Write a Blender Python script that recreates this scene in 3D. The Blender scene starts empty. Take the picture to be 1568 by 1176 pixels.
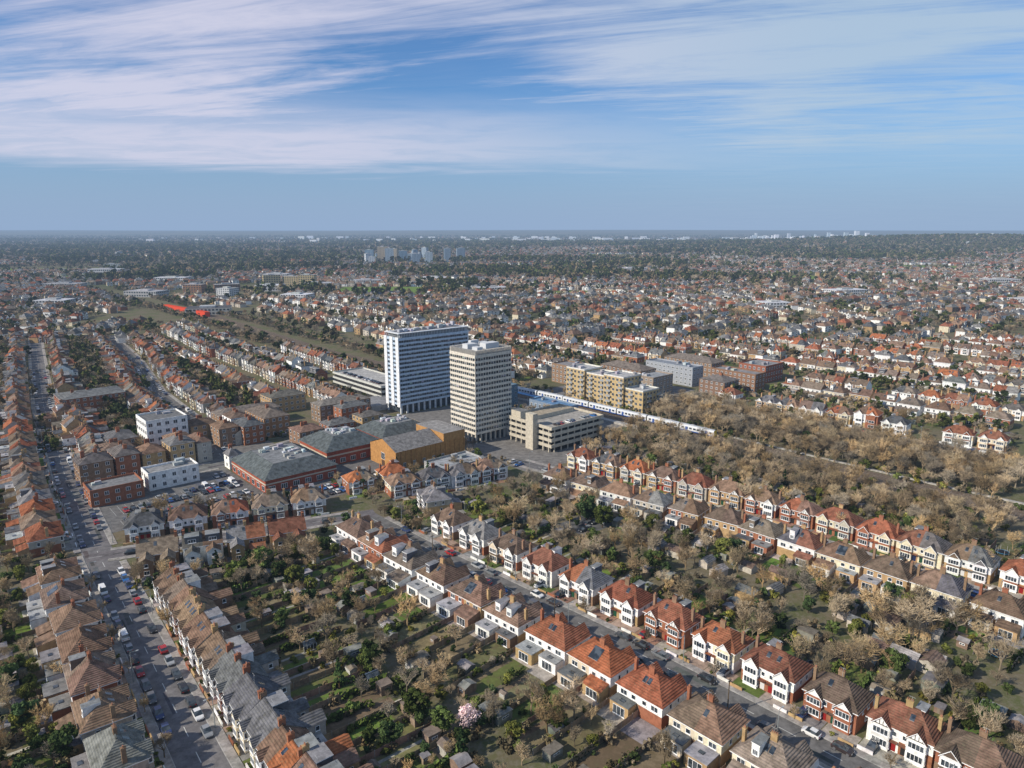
import bpy, math, random, time
import numpy as np
from mathutils import Vector, Matrix
random.seed(11); rng=np.random.default_rng(11)
T0=time.time()
sc=bpy.context.scene
R=random.uniform
# ------------------------------------------------------------------ frame of the town
# every street here runs along S, cross streets along T (metres, z up)
CT,ST=.7512,.6600
def W(a,b): return (CT*a-ST*b, ST*a+CT*b)
def AB(x,y): return (CT*x+ST*y, -ST*x+CT*y)
ANG=math.atan2(ST,CT)
def visible(x,y,m=25): return y>95 and abs(x)<.74*y+m
# ------------------------------------------------------------------ materials
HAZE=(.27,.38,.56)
def new_mat(name):
    m=bpy.data.materials.new(name); m.use_nodes=True; m.node_tree.nodes.clear(); return m,m.node_tree
def mth(nt,op,a,b=None,c=None,clamp=False):
    n=nt.nodes.new('ShaderNodeMath'); n.operation=op; n.use_clamp=clamp
    for i,v in enumerate((a,b,c)):
        if v is None: continue
        if isinstance(v,(int,float)): n.inputs[i].default_value=v
        else: nt.links.new(v,n.inputs[i])
    return n.outputs[0]
def mixc(nt,f,a,b,mode='MIX'):
    n=nt.nodes.new('ShaderNodeMix'); n.data_type='RGBA'; n.blend_type=mode
    for s,v in ((n.inputs[0],f),(n.inputs[6],a),(n.inputs[7],b)):
        if isinstance(v,(int,float)): s.default_value=v
        elif isinstance(v,tuple): s.default_value=(*v[:3],1)
        else: nt.links.new(v,s)
    return n.outputs[2]
def noise(nt,scale,detail=3,vec=None,rough=.55,dist=0):
    n=nt.nodes.new('ShaderNodeTexNoise'); n.inputs['Scale'].default_value=scale; n.inputs['Detail'].default_value=detail
    n.inputs['Roughness'].default_value=rough; n.inputs['Distortion'].default_value=dist
    if vec is not None: nt.links.new(vec,n.inputs['Vector'])
    return n.outputs['Fac']
def maprange(nt,v,a,b,c,d):
    n=nt.nodes.new('ShaderNodeMapRange'); n.interpolation_type='SMOOTHSTEP'
    nt.links.new(v,n.inputs[0])
    for i,q in enumerate((a,b,c,d)): n.inputs[i+1].default_value=q
    return n.outputs[0]
hz=bpy.data.node_groups.new('painted_haze','ShaderNodeTree')  # haze painted into each material: emission mixed in by distance from origin, no volume
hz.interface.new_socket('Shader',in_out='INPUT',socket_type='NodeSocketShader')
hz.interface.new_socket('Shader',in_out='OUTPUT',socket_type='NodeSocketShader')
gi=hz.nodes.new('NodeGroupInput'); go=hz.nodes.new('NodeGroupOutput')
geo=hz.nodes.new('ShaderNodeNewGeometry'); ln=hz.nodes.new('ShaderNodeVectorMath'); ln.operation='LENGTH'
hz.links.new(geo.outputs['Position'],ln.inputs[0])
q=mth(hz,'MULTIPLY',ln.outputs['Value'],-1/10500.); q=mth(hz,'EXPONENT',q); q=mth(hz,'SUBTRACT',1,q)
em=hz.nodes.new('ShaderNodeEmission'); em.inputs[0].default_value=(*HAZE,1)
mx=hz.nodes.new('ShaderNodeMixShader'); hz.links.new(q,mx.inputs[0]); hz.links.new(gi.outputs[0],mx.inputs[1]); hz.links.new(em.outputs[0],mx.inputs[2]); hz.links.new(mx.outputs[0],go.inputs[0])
def finish(nt,col,rough=None,spec=.3,bump=None):
    b=nt.nodes.new('ShaderNodeBsdfDiffuse' if rough is None else 'ShaderNodeBsdfPrincipled')
    ci=b.inputs['Color' if rough is None else 'Base Color']
    if isinstance(col,tuple): ci.default_value=(*col,1)
    else: nt.links.new(col,ci)
    if rough is not None: b.inputs['Roughness'].default_value=rough; b.inputs['Specular IOR Level'].default_value=spec
    if bump is not None:
        bn=nt.nodes.new('ShaderNodeBump'); bn.inputs['Strength'].default_value=.5; bn.inputs['Distance'].default_value=.1
        nt.links.new(bump,bn.inputs['Height']); nt.links.new(bn.outputs[0],b.inputs['Normal'])
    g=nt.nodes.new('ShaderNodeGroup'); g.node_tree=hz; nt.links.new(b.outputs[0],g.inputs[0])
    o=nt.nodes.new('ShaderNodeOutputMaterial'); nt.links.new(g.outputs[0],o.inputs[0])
def vcol(nt):
    a=nt.nodes.new('ShaderNodeAttribute'); a.attribute_name='Col'; return a.outputs['Color']
def pos(nt): return nt.nodes.new('ShaderNodeNewGeometry').outputs['Position']
def var(nt,col,n,lo,hi):
    f=maprange(nt,n,.25,.75,lo,hi)
    v=nt.nodes.new('ShaderNodeVectorMath'); v.operation='SCALE'; nt.links.new(col,v.inputs[0]); nt.links.new(f,v.inputs['Scale']); return v.outputs[0]
MATS=[]
m,nt=new_mat('wall_render_and_brick'); p=pos(nt)
c=var(nt,vcol(nt),noise(nt,.9,3,p,.7),.76,1.14); finish(nt,c); MATS.append(m)
m,nt=new_mat('roof_tiles'); p=pos(nt)
n1=noise(nt,.6,4,p,.72)
c=var(nt,vcol(nt),n1,.5,1.45)
c=mixc(nt,maprange(nt,noise(nt,2.6,2,p),.5,.72,0,.4),c,(.12,.12,.075))
sx=nt.nodes.new('ShaderNodeSeparateXYZ'); nt.links.new(p,sx.inputs[0])
s=mth(nt,'SINE',mth(nt,'MULTIPLY',sx.outputs[2],2*math.pi/.3)); finish(nt,c,bump=s); MATS.append(m)
m,nt=new_mat('window_glass'); p=pos(nt)
c=mixc(nt,maprange(nt,noise(nt,.8,1,p),.4,.6,0,1),(.02,.028,.036),(.07,.085,.10)); finish(nt,c,.08,.7); MATS.append(m)
m,nt=new_mat('painted_trim'); finish(nt,vcol(nt)); MATS.append(m)
m,nt=new_mat('felt_and_concrete'); p=pos(nt)
c=var(nt,vcol(nt),noise(nt,.5,4,p,.75),.6,1.35); finish(nt,c); MATS.append(m)
m,nt=new_mat('foliage')
oi=nt.nodes.new('ShaderNodeObjectInfo')
f=maprange(nt,oi.outputs['Random'],0,1,.65,1.5)
v=nt.nodes.new('ShaderNodeVectorMath'); v.operation='SCALE'; nt.links.new(vcol(nt),v.inputs[0]); nt.links.new(f,v.inputs['Scale'])
wn=nt.nodes.new('ShaderNodeTexWhiteNoise'); wn.noise_dimensions='1D'; nt.links.new(oi.outputs['Random'],wn.inputs['W'])
c=mixc(nt,wn.outputs['Value'],v.outputs[0],mixc(nt,1,v.outputs[0],(1.18,1.03,.82),'MULTIPLY')); finish(nt,c); MATS.append(m)
m,nt=new_mat('lawn_and_soil'); p=pos(nt)
nn=noise(nt,.6,4,p,.72)
c=var(nt,vcol(nt),nn,1.3,.7)
c=mixc(nt,maprange(nt,nn,.47,.66,0,.7),c,(.15,.12,.07)); finish(nt,c); MATS.append(m)
m,nt=new_mat('car_paint'); finish(nt,vcol(nt),.22,.6); MATS.append(m)
m,nt=new_mat('asphalt'); p=pos(nt)
c=var(nt,vcol(nt),noise(nt,.35,5,p,.75),.65,1.35); finish(nt,c); MATS.append(m)
WALL,ROOF,GLASS,PAINT,FELT,LEAF,SOIL,CARP,ASPH=range(9)
# ------------------------------------------------------------------ mesh builder
class MB:
    def __init__(s): s.v=[];s.f=[];s.m=[];s.c=[]
    def poly(s,pts,mat,col):
        n=len(s.v); s.v.extend(pts); s.f.append(tuple(range(n,n+len(pts)))); s.m.append(mat); s.c.append(col)
    def box(s,x0,x1,y0,y1,z0,z1,mat,col,top=None,tcol=None,bottom=False):
        n=len(s.v)
        s.v.extend(((x0,y0,z0),(x1,y0,z0),(x1,y1,z0),(x0,y1,z0),(x0,y0,z1),(x1,y0,z1),(x1,y1,z1),(x0,y1,z1)))
        F=[(0,1,5,4),(1,2,6,5),(2,3,7,6),(3,0,4,7),(4,5,6,7)]
        if bottom: F.append((3,2,1,0))
        for i,f in enumerate(F):
            s.f.append(tuple(n+j for j in f)); t=(i==4 and top is not None)
            s.m.append(top if t else mat); s.c.append((tcol or col) if t else col)
    def obox(s,O,r,n,u0,u1,z0,z1,d0,d1,mat,col):
        # box standing on a wall: O point on wall, r along wall, n outward
        def P(u,z,d): return (O[0]+r[0]*u+n[0]*d,O[1]+r[1]*u+n[1]*d,O[2]+z)
        k=len(s.v); s.v.extend((P(u0,z0,d0),P(u1,z0,d0),P(u1,z1,d0),P(u0,z1,d0),P(u0,z0,d1),P(u1,z0,d1),P(u1,z1,d1),P(u0,z1,d1)))
        for f in ((4,5,6,7),(0,1,5,4),(1,2,6,5),(2,3,7,6),(3,0,4,7)):
            s.f.append(tuple(k+j for j in f)); s.m.append(mat); s.c.append(col)
    def quadw(s,O,r,n,u0,u1,z0,z1,d,mat,col):
        def P(u,z): return (O[0]+r[0]*u+n[0]*d,O[1]+r[1]*u+n[1]*d,O[2]+z)
        s.poly([P(u0,z0),P(u1,z0),P(u1,z1),P(u0,z1)],mat,col)
    def cyl(s,x,y,z0,z1,r0,r1,mat,col,n=6,cap=True):
        k=len(s.v)
        for z,r in ((z0,r0),(z1,r1)):
            for i in range(n): a=2*math.pi*i/n; s.v.append((x+r*math.cos(a),y+r*math.sin(a),z))
        for i in range(n):
            j=(i+1)%n; s.f.append((k+i,k+j,k+n+j,k+n+i)); s.m.append(mat); s.c.append(col)
        if cap: s.f.append(tuple(k+n+i for i in range(n))); s.m.append(mat); s.c.append(col)
    def mesh(s,name):
        return mk_mesh(name,np.array(s.v,dtype=np.float32).reshape(-1,3),s.f,s.m,s.c)
    def obj(s,name,loc=(0,0,0),rot=0,parent=None):
        return put(name,s.mesh(name),loc,rot)
def mk_mesh(name,v,f,mi,c,smooth=False):
    me=bpy.data.meshes.new(name)
    if isinstance(f,np.ndarray):
        nf,k=f.shape; loops=f.ravel(); start=np.arange(nf)*k; tot=np.full(nf,k)
    else:
        nf=len(f); tot=np.array([len(q) for q in f]); start=np.concatenate(([0],np.cumsum(tot)[:-1])) if nf else np.array([])
        loops=np.fromiter((i for q in f for i in q),dtype=np.int32,count=int(tot.sum()))
    me.vertices.add(len(v)); me.vertices.foreach_set('co',v.astype(np.float32).ravel())
    me.loops.add(len(loops)); me.loops.foreach_set('vertex_index',loops.astype(np.int32))
    me.polygons.add(nf); me.polygons.foreach_set('loop_start',start.astype(np.int32)); 
    try: me.polygons.foreach_set('loop_total',tot.astype(np.int32))
    except Exception: pass
    mi=np.asarray(mi,dtype=np.int32); used=np.unique(mi); rm=np.zeros(16,dtype=np.int32)
    for i,u in enumerate(used): me.materials.append(MATS[u]); rm[u]=i
    me.polygons.foreach_set('material_index',rm[mi])
    c=np.asarray(c,dtype=np.float32).reshape(-1,3); cc=np.ones((nf,4),dtype=np.float32); cc[:,:3]=c
    at=me.attributes.new('Col','FLOAT_COLOR','FACE'); at.data.foreach_set('color',cc.ravel())
    me.update(calc_edges=True); me.validate()
    me.polygons.foreach_set('use_smooth',np.full(len(me.polygons),smooth,dtype=bool)); return me
def put(name,me,loc=(0,0,0),rot=0,scale=None):
    o=bpy.data.objects.new(name,me); sc.collection.objects.link(o); o.location=loc; o.rotation_euler=(0,0,rot)
    if scale is not None: o.scale=scale if isinstance(scale,(tuple,list)) else (scale,)*3
    return o
def jit(c,s=.12):
    k=1+R(-s,s); return tuple(max(0,min(.85,q*k*(1+R(-s*.3,s*.3)))) for q in c)
# ------------------------------------------------------------------ colours
ROOF_OR=[(.27,.10,.055),(.23,.09,.055),(.20,.09,.06),(.34,.125,.06)]
ROOF_BR=[(.17,.11,.08),(.20,.13,.095),(.155,.11,.085),(.23,.15,.105),(.20,.16,.125)]
ROOF_SL=[(.10,.102,.11),(.15,.15,.155),(.19,.185,.18),(.13,.12,.11)]
WHITE=(.80,.79,.76); CREAM=(.68,.60,.44); YBR=(.43,.29,.15); RBR=(.31,.13,.075); BBR=(.26,.17,.11); PEB=(.48,.43,.36); TRIM=(.8,.8,.79)
# ------------------------------------------------------------------ windows
def window(mb,O,r,n,w,h,nm=1,det=True,fc=TRIM):
    if det:
        t=.08
        mb.quadw(O,r,n,-w/2+t,w/2-t,t,h-t,.015,GLASS,(0,0,0))
        for u0,u1,z0,z1 in ((-w/2,w/2,0,t),(-w/2,w/2,h-t,h),(-w/2,-w/2+t,t,h-t),(w/2-t,w/2,t,h-t)):
            mb.obox(O,r,n,u0,u1,z0,z1,0,.08,PAINT,fc)
        for i in range(nm):
            u=-w/2+w*(i+1)/(nm+1); mb.obox(O,r,n,u-.04,u+.04,t,h-t,0,.07,PAINT,fc)
        mb.obox(O,r,n,-w/2-.08,w/2+.08,-.1,-.002,0,.16,PAINT,fc)
    else:
        mb.quadw(O,r,n,-w/2,w/2,0,h,.03,PAINT,fc)
        k=nm+1; ww=(w-.12*(k+1))/k
        for i in range(k):
            u=-w/2+.12+i*(ww+.12); mb.quadw(O,r,n,u,u+ww,.12,h-.12,.06,GLASS,(0,0,0))
FR=((1,0),(0,-1)); BK=((-1,0),(0,1)); LF=((0,-1),(-1,0)); RT=((0,1),(1,0))
def gable_y(mb,x0,x1,ya,yb,z,rise,col,wallc,ov=.25,timber=False):
    """small gable roof with ridge along y between ya (outer end) and yb"""
    xm=(x0+x1)/2; e=ov
    zz=z-e*rise/((x1-x0)/2)
    y0=ya-e; y1=yb
    A=(x0-e,y0,zz);B=(xm,y0,z+rise);C=(x1+e,y0,zz);A2=(x0-e,y1,zz);B2=(xm,y1,z+rise);C2=(x1+e,y1,zz)
    mb.poly([A,B,B2,A2][::-1],ROOF,col); mb.poly([B,C,C2,B2][::-1],ROOF,col)
    th=.2
    for P,Q in ((A,B),(B,C)):
        mb.poly([P,Q,(Q[0],Q[1],Q[2]-th),(P[0],P[1],P[2]-th)],PAINT,TRIM)
    mb.poly([(x0,ya,z-.01),(x1,ya,z-.01),(xm,ya,z+rise-.06)],WALL,wallc)
    if timber:
        k=5
        for i in range(1,k):
            u=x0+(x1-x0)*i/k; hh=rise*(1-abs(u-xm)/((x1-x0)/2))-.12
            if hh>.2: mb.obox((u,ya,z),(1,0),(0,-1),-.06,.06,0,hh,0,.04,PAINT,(.05,.035,.025))
        mb.obox((xm,ya,z),(1,0),(0,-1),-(x1-x0)/2,(x1-x0)/2,-.08,.06,0,.05,PAINT,(.05,.035,.025))
def chimney(mb,x,y,z0,z1,w=1.1,d=.6,col=RBR,det=True):
    mb.box(x-w/2,x+w/2,y-d/2,y+d/2,z0,z1,WALL,col)
    mb.box(x-w/2-.07,x+w/2+.07,y-d/2-.07,y+d/2+.07,z1-.22,z1-.06,WALL,jit(col),bottom=True)
    if det:
        for i in range(4): mb.cyl(x-w/2+w*(i+.5)/4,y,z1,z1+.38,.1,.085,PAINT,(.33,.16,.10))
    else: mb.box(x-w/2+.12,x+w/2-.12,y-.1,y+.1,z1,z1+.35,PAINT,(.33,.16,.10))
def main_roof(mb,Wd,D,He,rise,kind,cl,cr,ov=.4):
    x0,x1=-Wd/2-(ov if kind=='hip' else .12),Wd/2+(ov if kind=='hip' else .12); y0,y1=-D/2-ov,D/2+ov
    zr=He+rise; ze=He-.08
    k=min((y1-y0)/2*.95,Wd/2-.6) if kind=='hip' else 0
    R0=(x0+k,0,zr);R1=(x1-k,0,zr)
    mb.poly([(x0,y0,ze),(0,y0,ze),(0,0,zr),R0],ROOF,cl); mb.poly([(0,y0,ze),(x1,y0,ze),R1,(0,0,zr)],ROOF,cr)
    mb.poly([(0,y1,ze),(x0,y1,ze),R0,(0,0,zr)],ROOF,cl); mb.poly([(x1,y1,ze),(0,y1,ze),(0,0,zr),R1],ROOF,cr)
    if kind=='hip':
        mb.poly([(x1,y0,ze),(x1,y1,ze),R1],ROOF,cr); mb.poly([(x0,y1,ze),(x0,y0,ze),R0],ROOF,cl)
    mb.box(R0[0],-.002,-.12,.12,zr-.08,zr+.1,ROOF,tuple(q*.75 for q in cl)); mb.box(.002,R1[0],-.12,.12,zr-.08,zr+.1,ROOF,tuple(q*.75 for q in cr))
def fascia(mb,Wd,D,He,kind,ov=.4,c=TRIM):
    x0,x1=-Wd/2-(ov if kind=='hip' else .12),Wd/2+(ov if kind=='hip' else .12); y0,y1=-D/2-ov,D/2+ov
    a,b=He-.26,He-.08
    mb.box(x0,x1,y0,y0+.08,a,b-.003,PAINT,c,bottom=True); mb.box(x0,x1,y1-.08,y1,a,b-.003,PAINT,c,bottom=True)
    mb.poly([(x0,y0+.08,a+.02),(x0,y1-.08,a+.02),(x1,y1-.08,a+.02),(x1,y0+.08,a+.02)],PAINT,c)
    if kind=='hip':
        mb.box(x0,x0+.08,y0+.08,y1-.08,a,b-.003,PAINT,c); mb.box(x1-.08,x1,y0+.08,y1-.08,a,b-.003,PAINT,c)
def slopequad(mb,D,He,rise,side,x0,x1,t0,t1,lift,mat,col,ov=.4):
    # panel lying on the main roof slope; t = 0 at eaves .. 1 at ridge
    def P(x,t):
        y=-(D/2+ov)*(1-t); z=He-.08+(rise+.08)*t
        return (x,y*side,z+lift)
    pts=[P(x0,t0),P(x1,t0),P(x1,t1),P(x0,t1)]
    if side<0: pts=pts[::-1]
    mb.poly(pts,mat,col)
    dn=[(p[0],p[1],p[2]-lift-.02) for p in pts]
    for i in range(4): mb.poly([pts[i],dn[i],dn[(i+1)%4],pts[(i+1)%4]],PAINT,(.3,.3,.3))
def pick_wall():
    r=random.random(); return WHITE if r<.47 else (CREAM if r<.60 else (PEB if r<.71 else (YBR if r<.87 else RBR)))
def house(name,loc,rot,Wd=12.6,D=8.6,He=5.3,rise=3.3,kind='hip',style='semi',det=True,pal='mix'):
    mb=MB()
    pr={'mix':(.24,.5),'orange':(.46,.38),'brown':(.17,.6),'slate':(.05,.4)}[pal]
    def pr_():
        r=random.random(); return jit(random.choice(ROOF_OR if r<pr[0] else (ROOF_BR if r<sum(pr) else ROOF_SL)),.15)
    rl=pr_(); rr_=rl if random.random()<.55 else pr_(); RC={-1:rl,1:rr_}
    up0=pick_wall(); up1=up0 if random.random()<.55 else pick_wall(); UPC={-1:jit(up0,.08),1:jit(up1,.08)}
    def lw(u):
        r=random.random(); return YBR if r<.33 else (RBR if r<.58 else (u if r<.85 else BBR))
    l0=lw(UPC[-1]); LOC_={-1:jit(l0,.1),1:jit(l0 if random.random()<.6 else lw(UPC[1]),.1)}
    tside=jit(random.choice([YBR,BBR,RBR,WHITE,PEB]),.1)
    x0,x1,y0,y1=-Wd/2,Wd/2,-D/2,D/2; zm=2.75
    for (a,b,CC) in ((0,zm,LOC_),(zm,He,UPC)):
        for s_,xa,xb in ((-1,x0,0),(1,0,x1)):
            mb.poly([(xa,y0,a),(xb,y0,a),(xb,y0,b),(xa,y0,b)],WALL,CC[s_])
            mb.poly([(xb,y1,a),(xa,y1,a),(xa,y1,b),(xb,y1,b)],WALL,tside if style=='terrace' else CC[s_])
        mb.poly([(x1,y0,a),(x1,y1,a),(x1,y1,b),(x1,y0,b)],WALL,tside if style=='terrace' else CC[1])
        mb.poly([(x0,y1,a),(x0,y0,a),(x0,y0,b),(x0,y1,b)],WALL,tside if style=='terrace' else CC[-1])
    if kind=='gable':
        zr=He+rise-.05
        mb.poly([(x1,y0,He),(x1,y1,He),(x1,0,zr)],WALL,tside); mb.poly([(x0,y1,He),(x0,y0,He),(x0,0,zr)],WALL,tside)
    main_roof(mb,Wd,D,He,rise,kind,rl,rr_); fascia(mb,Wd,D,He,kind)
    bx=Wd*R(.26,.29) if style=='semi' else Wd*.27
    bw=3.3 if style=='semi' else 2.5; bp=.95; gr=1.75 if style=='semi' else 1.2
    tim=random.random()<.35
    def ry(z):
        t=(z-He+.08)/(rise+.08); return -(D/2+.4)*(1-t)
    gsel=random.random()
    for sx in (-1,1):
        roofc=RC[sx]; up=UPC[sx]
        gc=WHITE if gsel<.6 else (up if gsel<.8 else jit(roofc)); bayc=jit(up if gsel<.85 else WHITE,.05)
        a,b=sx*bx-bw/2,sx*bx+bw/2
        mb.box(a,b,y0-bp,y0-.002,0,He-.05,WALL,bayc)
        gable_y(mb,a,b,y0-bp,ry(He+gr)+.35,He-.05,gr,roofc,gc,timber=tim and det and gsel<.6)
        for z,h in ((.75,1.5),(3.25,1.35)):
            window(mb,(sx*bx,y0-bp,z),*FR,bw-.5,h,3 if det else 1,det)
            if det:
                window(mb,(a,y0-bp/2,z),*LF,bp-.25,h,0,det); window(mb,(b,y0-bp/2,z),*RT,bp-.25,h,0,det)
        mb.obox((sx*bx,y0-bp,2.5),(1,0),(0,-1),-bw/2-.04,bw/2+.04,0,.5,0,.05,WALL,jit(roofc,.1) if gsel>.5 else bayc)
        xd=sx*(.95 if style=='semi' else .9)
        if det:
            mb.obox((xd,y0,.15),(1,0),(0,-1),-.5,.5,0,2.1,0,.05,PAINT,random.choice([(.02,.03,.08),(.25,.02,.02),(.02,.07,.04),(.6,.6,.6),(.03,.03,.03)]))
            mb.obox((xd,y0,2.35),(1,0),(0,-1),-.85,.85,0,.14,.052,.95,ROOF,roofc)
        window(mb,(xd,y0,3.4),*FR,.85,1.05,0,det)
    for (q,xx,sg) in ((LF,x0,-1),(RT,x1,1)):
        if kind=='hip':
            window(mb,(xx,-1.2,3.4),*q,.7,1.1,0,det); window(mb,(xx,1.6,3.3),*q,.9,1.2,0,det); window(mb,(xx,.8,.9),*q,.8,1.1,0,det)
    for sx in (-1,1):
        roofc=RC[sx]; up=UPC[sx]
        window(mb,(sx*Wd*.34,y1,3.2),*BK,1.7,1.25,1,det); window(mb,(sx*Wd*.12,y1,3.3),*BK,1.1,1.1,0,det)
        r=random.random(); ew=Wd*.42; ex=sx*Wd*.26; ed=R(2.4,4.6)
        if style=='terrace' and r<.75:
            a,b=ex-1.9,ex+1.9; L=R(3,5.5); hb=4.9
            mb.box(a,b,y1+.002,y1+L,0,hb,WALL,tside)
            xm=(a+b)/2; rr=1.2; yb=y1+L+.25; ya=-ry(hb+rr)-.3
            mb.poly([(a-.25,ya,hb-.15),(xm,ya,hb+rr),(xm,yb,hb+rr),(a-.25,yb,hb-.15)][::-1],ROOF,roofc); mb.poly([(xm,ya,hb+rr),(b+.25,ya,hb-.15),(b+.25,yb,hb-.15),(xm,yb,hb+rr)][::-1],ROOF,roofc)
            mb.poly([(b,y1+L,hb),(a,y1+L,hb),(xm,y1+L,hb+rr-.08)],WALL,tside)
            window(mb,(ex,y1+L,3.1),*BK,1.1,1.1,0,det); window(mb,(ex,y1+L,.8),*BK,1.5,1.3,1,det)
            window(mb,(a,y1+L*.6,3.1),*LF,.9,1.1,0,det); window(mb,(b,y1+L*.6,3.1),*RT,.9,1.1,0,det)
        elif r<.9:
            wc=jit(random.choice([up,WHITE,YBR,BBR]),.1)
            rc=jit(random.choice([(.14,.14,.145),(.2,.195,.19),(.32,.32,.32)]))
            mb.box(ex-ew/2,ex+ew/2,y1+.002,y1+ed,0,2.75,WALL,wc)
            if random.random()<.5:
                mb.box(ex-ew/2-.08,ex+ew/2+.08,y1+.004,y1+ed+.08,2.752,2.95,FELT,rc,bottom=True)
                if det: mb.box(ex-.6,ex+.6,y1+ed*.4,y1+ed*.4+.9,2.952,3.07,GLASS,(0,0,0))
            else:
                mb.poly([(ex-ew/2-.1,y1+.01,3.55),(ex+ew/2+.1,y1+.01,3.55),(ex+ew/2+.1,y1+ed+.25,2.7),(ex-ew/2-.1,y1+ed+.25,2.7)][::-1],ROOF,roofc)
                for u in (-1,1): mb.poly([(ex+u*ew/2,y1+.01,2.75),(ex+u*ew/2,y1+ed,2.75),(ex+u*ew/2,y1+.01,3.5)],WALL,wc)
            window(mb,(ex,y1+ed,.2),*BK,min(3,ew-1),2.1,2,det)
        if random.random()<(.38 if style=='semi' else .45):
            a,b=ex-2.0,ex+2.0
            if kind=='hip': a,b=(max(a,-Wd/2+3.2),min(b,Wd/2-3.2))
            if b-a<1.5: a,b=(.3,2.9) if sx>0 else (-2.9,-.3)
            zt_=He+rise-.12; yb=y1-.9
            dc=jit(random.choice([roofc,(.12,.12,.13),WHITE,roofc]),.1)
            mb.box(a,b,.25,yb,He-.2,zt_,WALL,dc,top=FELT,tcol=jit((.17,.17,.175)))
            mb.box(a-.12,b+.12,.2,yb+.15,zt_+.002,zt_+.14,PAINT,TRIM,top=FELT,tcol=jit((.22,.22,.225)),bottom=True)
            window(mb,((a+b)/2,yb,He+.85),*BK,min(2.2,b-a-.5),1.15,2,det)
        for side_,pp in ((1,.4),(-1,.3)):
            if random.random()<pp:
                for k in range(random.choice([1,2,2])):
                    xx=sx*(1.2+k*1.7)*(1 if side_>0 else .45)
                    if side_<0 and k: continue
                    if kind=='gable' or abs(xx)<Wd/2-3.6: slopequad(mb,D,He,rise,side_,xx-.42,xx+.42,.52,.76,.09,GLASS,(0,0,0))
    if random.random()<.07: slopequad(mb,D,He,rise,-1,-1.3,1.3,.3,.82,.12,GLASS,(0,0,0))
    cc=jit(random.choice([RBR,BBR,YBR]),.1); zr=He+rise
    if kind=='hip':
        chimney(mb,0,R(-.5,.5),zr-1.2,zr+1.25,1.3,.65,cc,det)
        for s_ in (-1,1):
            if random.random()<.5: chimney(mb,s_*(Wd/2-.5),R(-1.5,1.5),He-.4,zr+.2,.6,.8,cc,False)
    else:
        for s_ in (-1,1): chimney(mb,s_*(Wd/2-.45),R(-.4,.4),zr-1.2,zr+1.15,.7,1.3,cc,det)
        if random.random()<.5: chimney(mb,0,0,zr-1.2,zr+1.15,.8,1.3,cc,det)
    # television aerial
    if det:
        mb.box(.3,.34,-.02,.02,zr,zr+2.2,PAINT,(.4,.4,.4)); mb.box(-.3,.9,-.02,.02,zr+2.1,zr+2.14,PAINT,(.4,.4,.4))
    return mb.obj(name,(loc[0],loc[1],0),rot)
# ------------------------------------------------------------------ vegetation templates
def tube(V,F,p,q,r0,r1,n=3):
    d=(q-p); L=d.length
    if L<1e-4: return
    d/=L; u=d.orthogonal().normalized(); w=d.cross(u); k=len(V)
    for c,r in ((p,r0),(q,r1)):
        for i in range(n):
            a=2*math.pi*i/n; o=c+u*(math.cos(a)*r)+w*(math.sin(a)*r); V.append(tuple(o))
    for i in range(n): F.append((k+i,k+(i+1)%n,k+n+(i+1)%n,k+n+i))
def bare_tree(name,h=9.5,seed=0,col=(.15,.11,.075),twigs=4,levels=4,spread=.75,tw=.035):
    rd=random.Random(seed); V=[];F=[];C=[]
    def grow(p,d,L,r,lv):
        q=p+d*L; tube(V,F,p,q,r,r*.65,5 if lv==0 else 3)
        while len(C)<len(F): k=rd.uniform(.7,1.1)*(1+.2*lv); C.append(tuple(c*k for c in col))
        if lv==levels:
            for i in range(twigs):
                e=(d+Vector((rd.gauss(0,.6),rd.gauss(0,.6),rd.gauss(.15,.5)))).normalized(); s=p+(q-p)*rd.uniform(.2,1)
                l=rd.uniform(.5,1.2); u=e.orthogonal().normalized()*tw; k=len(V)
                V.extend((tuple(s-u),tuple(s+u),tuple(s+e*l+u*.4),tuple(s+e*l-u*.4))); F.append((k,k+1,k+2,k+3)); kk=rd.uniform(.9,1.6); C.append(tuple(c*kk for c in col))
            return
        n=rd.choice([3,4]) if lv else 6
        for i in range(n):
            e=Vector((rd.gauss(0,spread),rd.gauss(0,spread),rd.uniform(.15,.8))); e=(d*.75+e).normalized()
            grow(p+(q-p)*(rd.uniform(.5,1) if i else 1),e,L*rd.uniform(.55,.8),r*.55,lv+1)
    grow(Vector((0,0,-.1)),Vector((rd.uniform(-.06,.06),rd.uniform(-.06,.06),1)).normalized(),h*.30,h*.022,0)
    return mk_mesh(name,np.array(V),F,[LEAF]*len(F),C)
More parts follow.
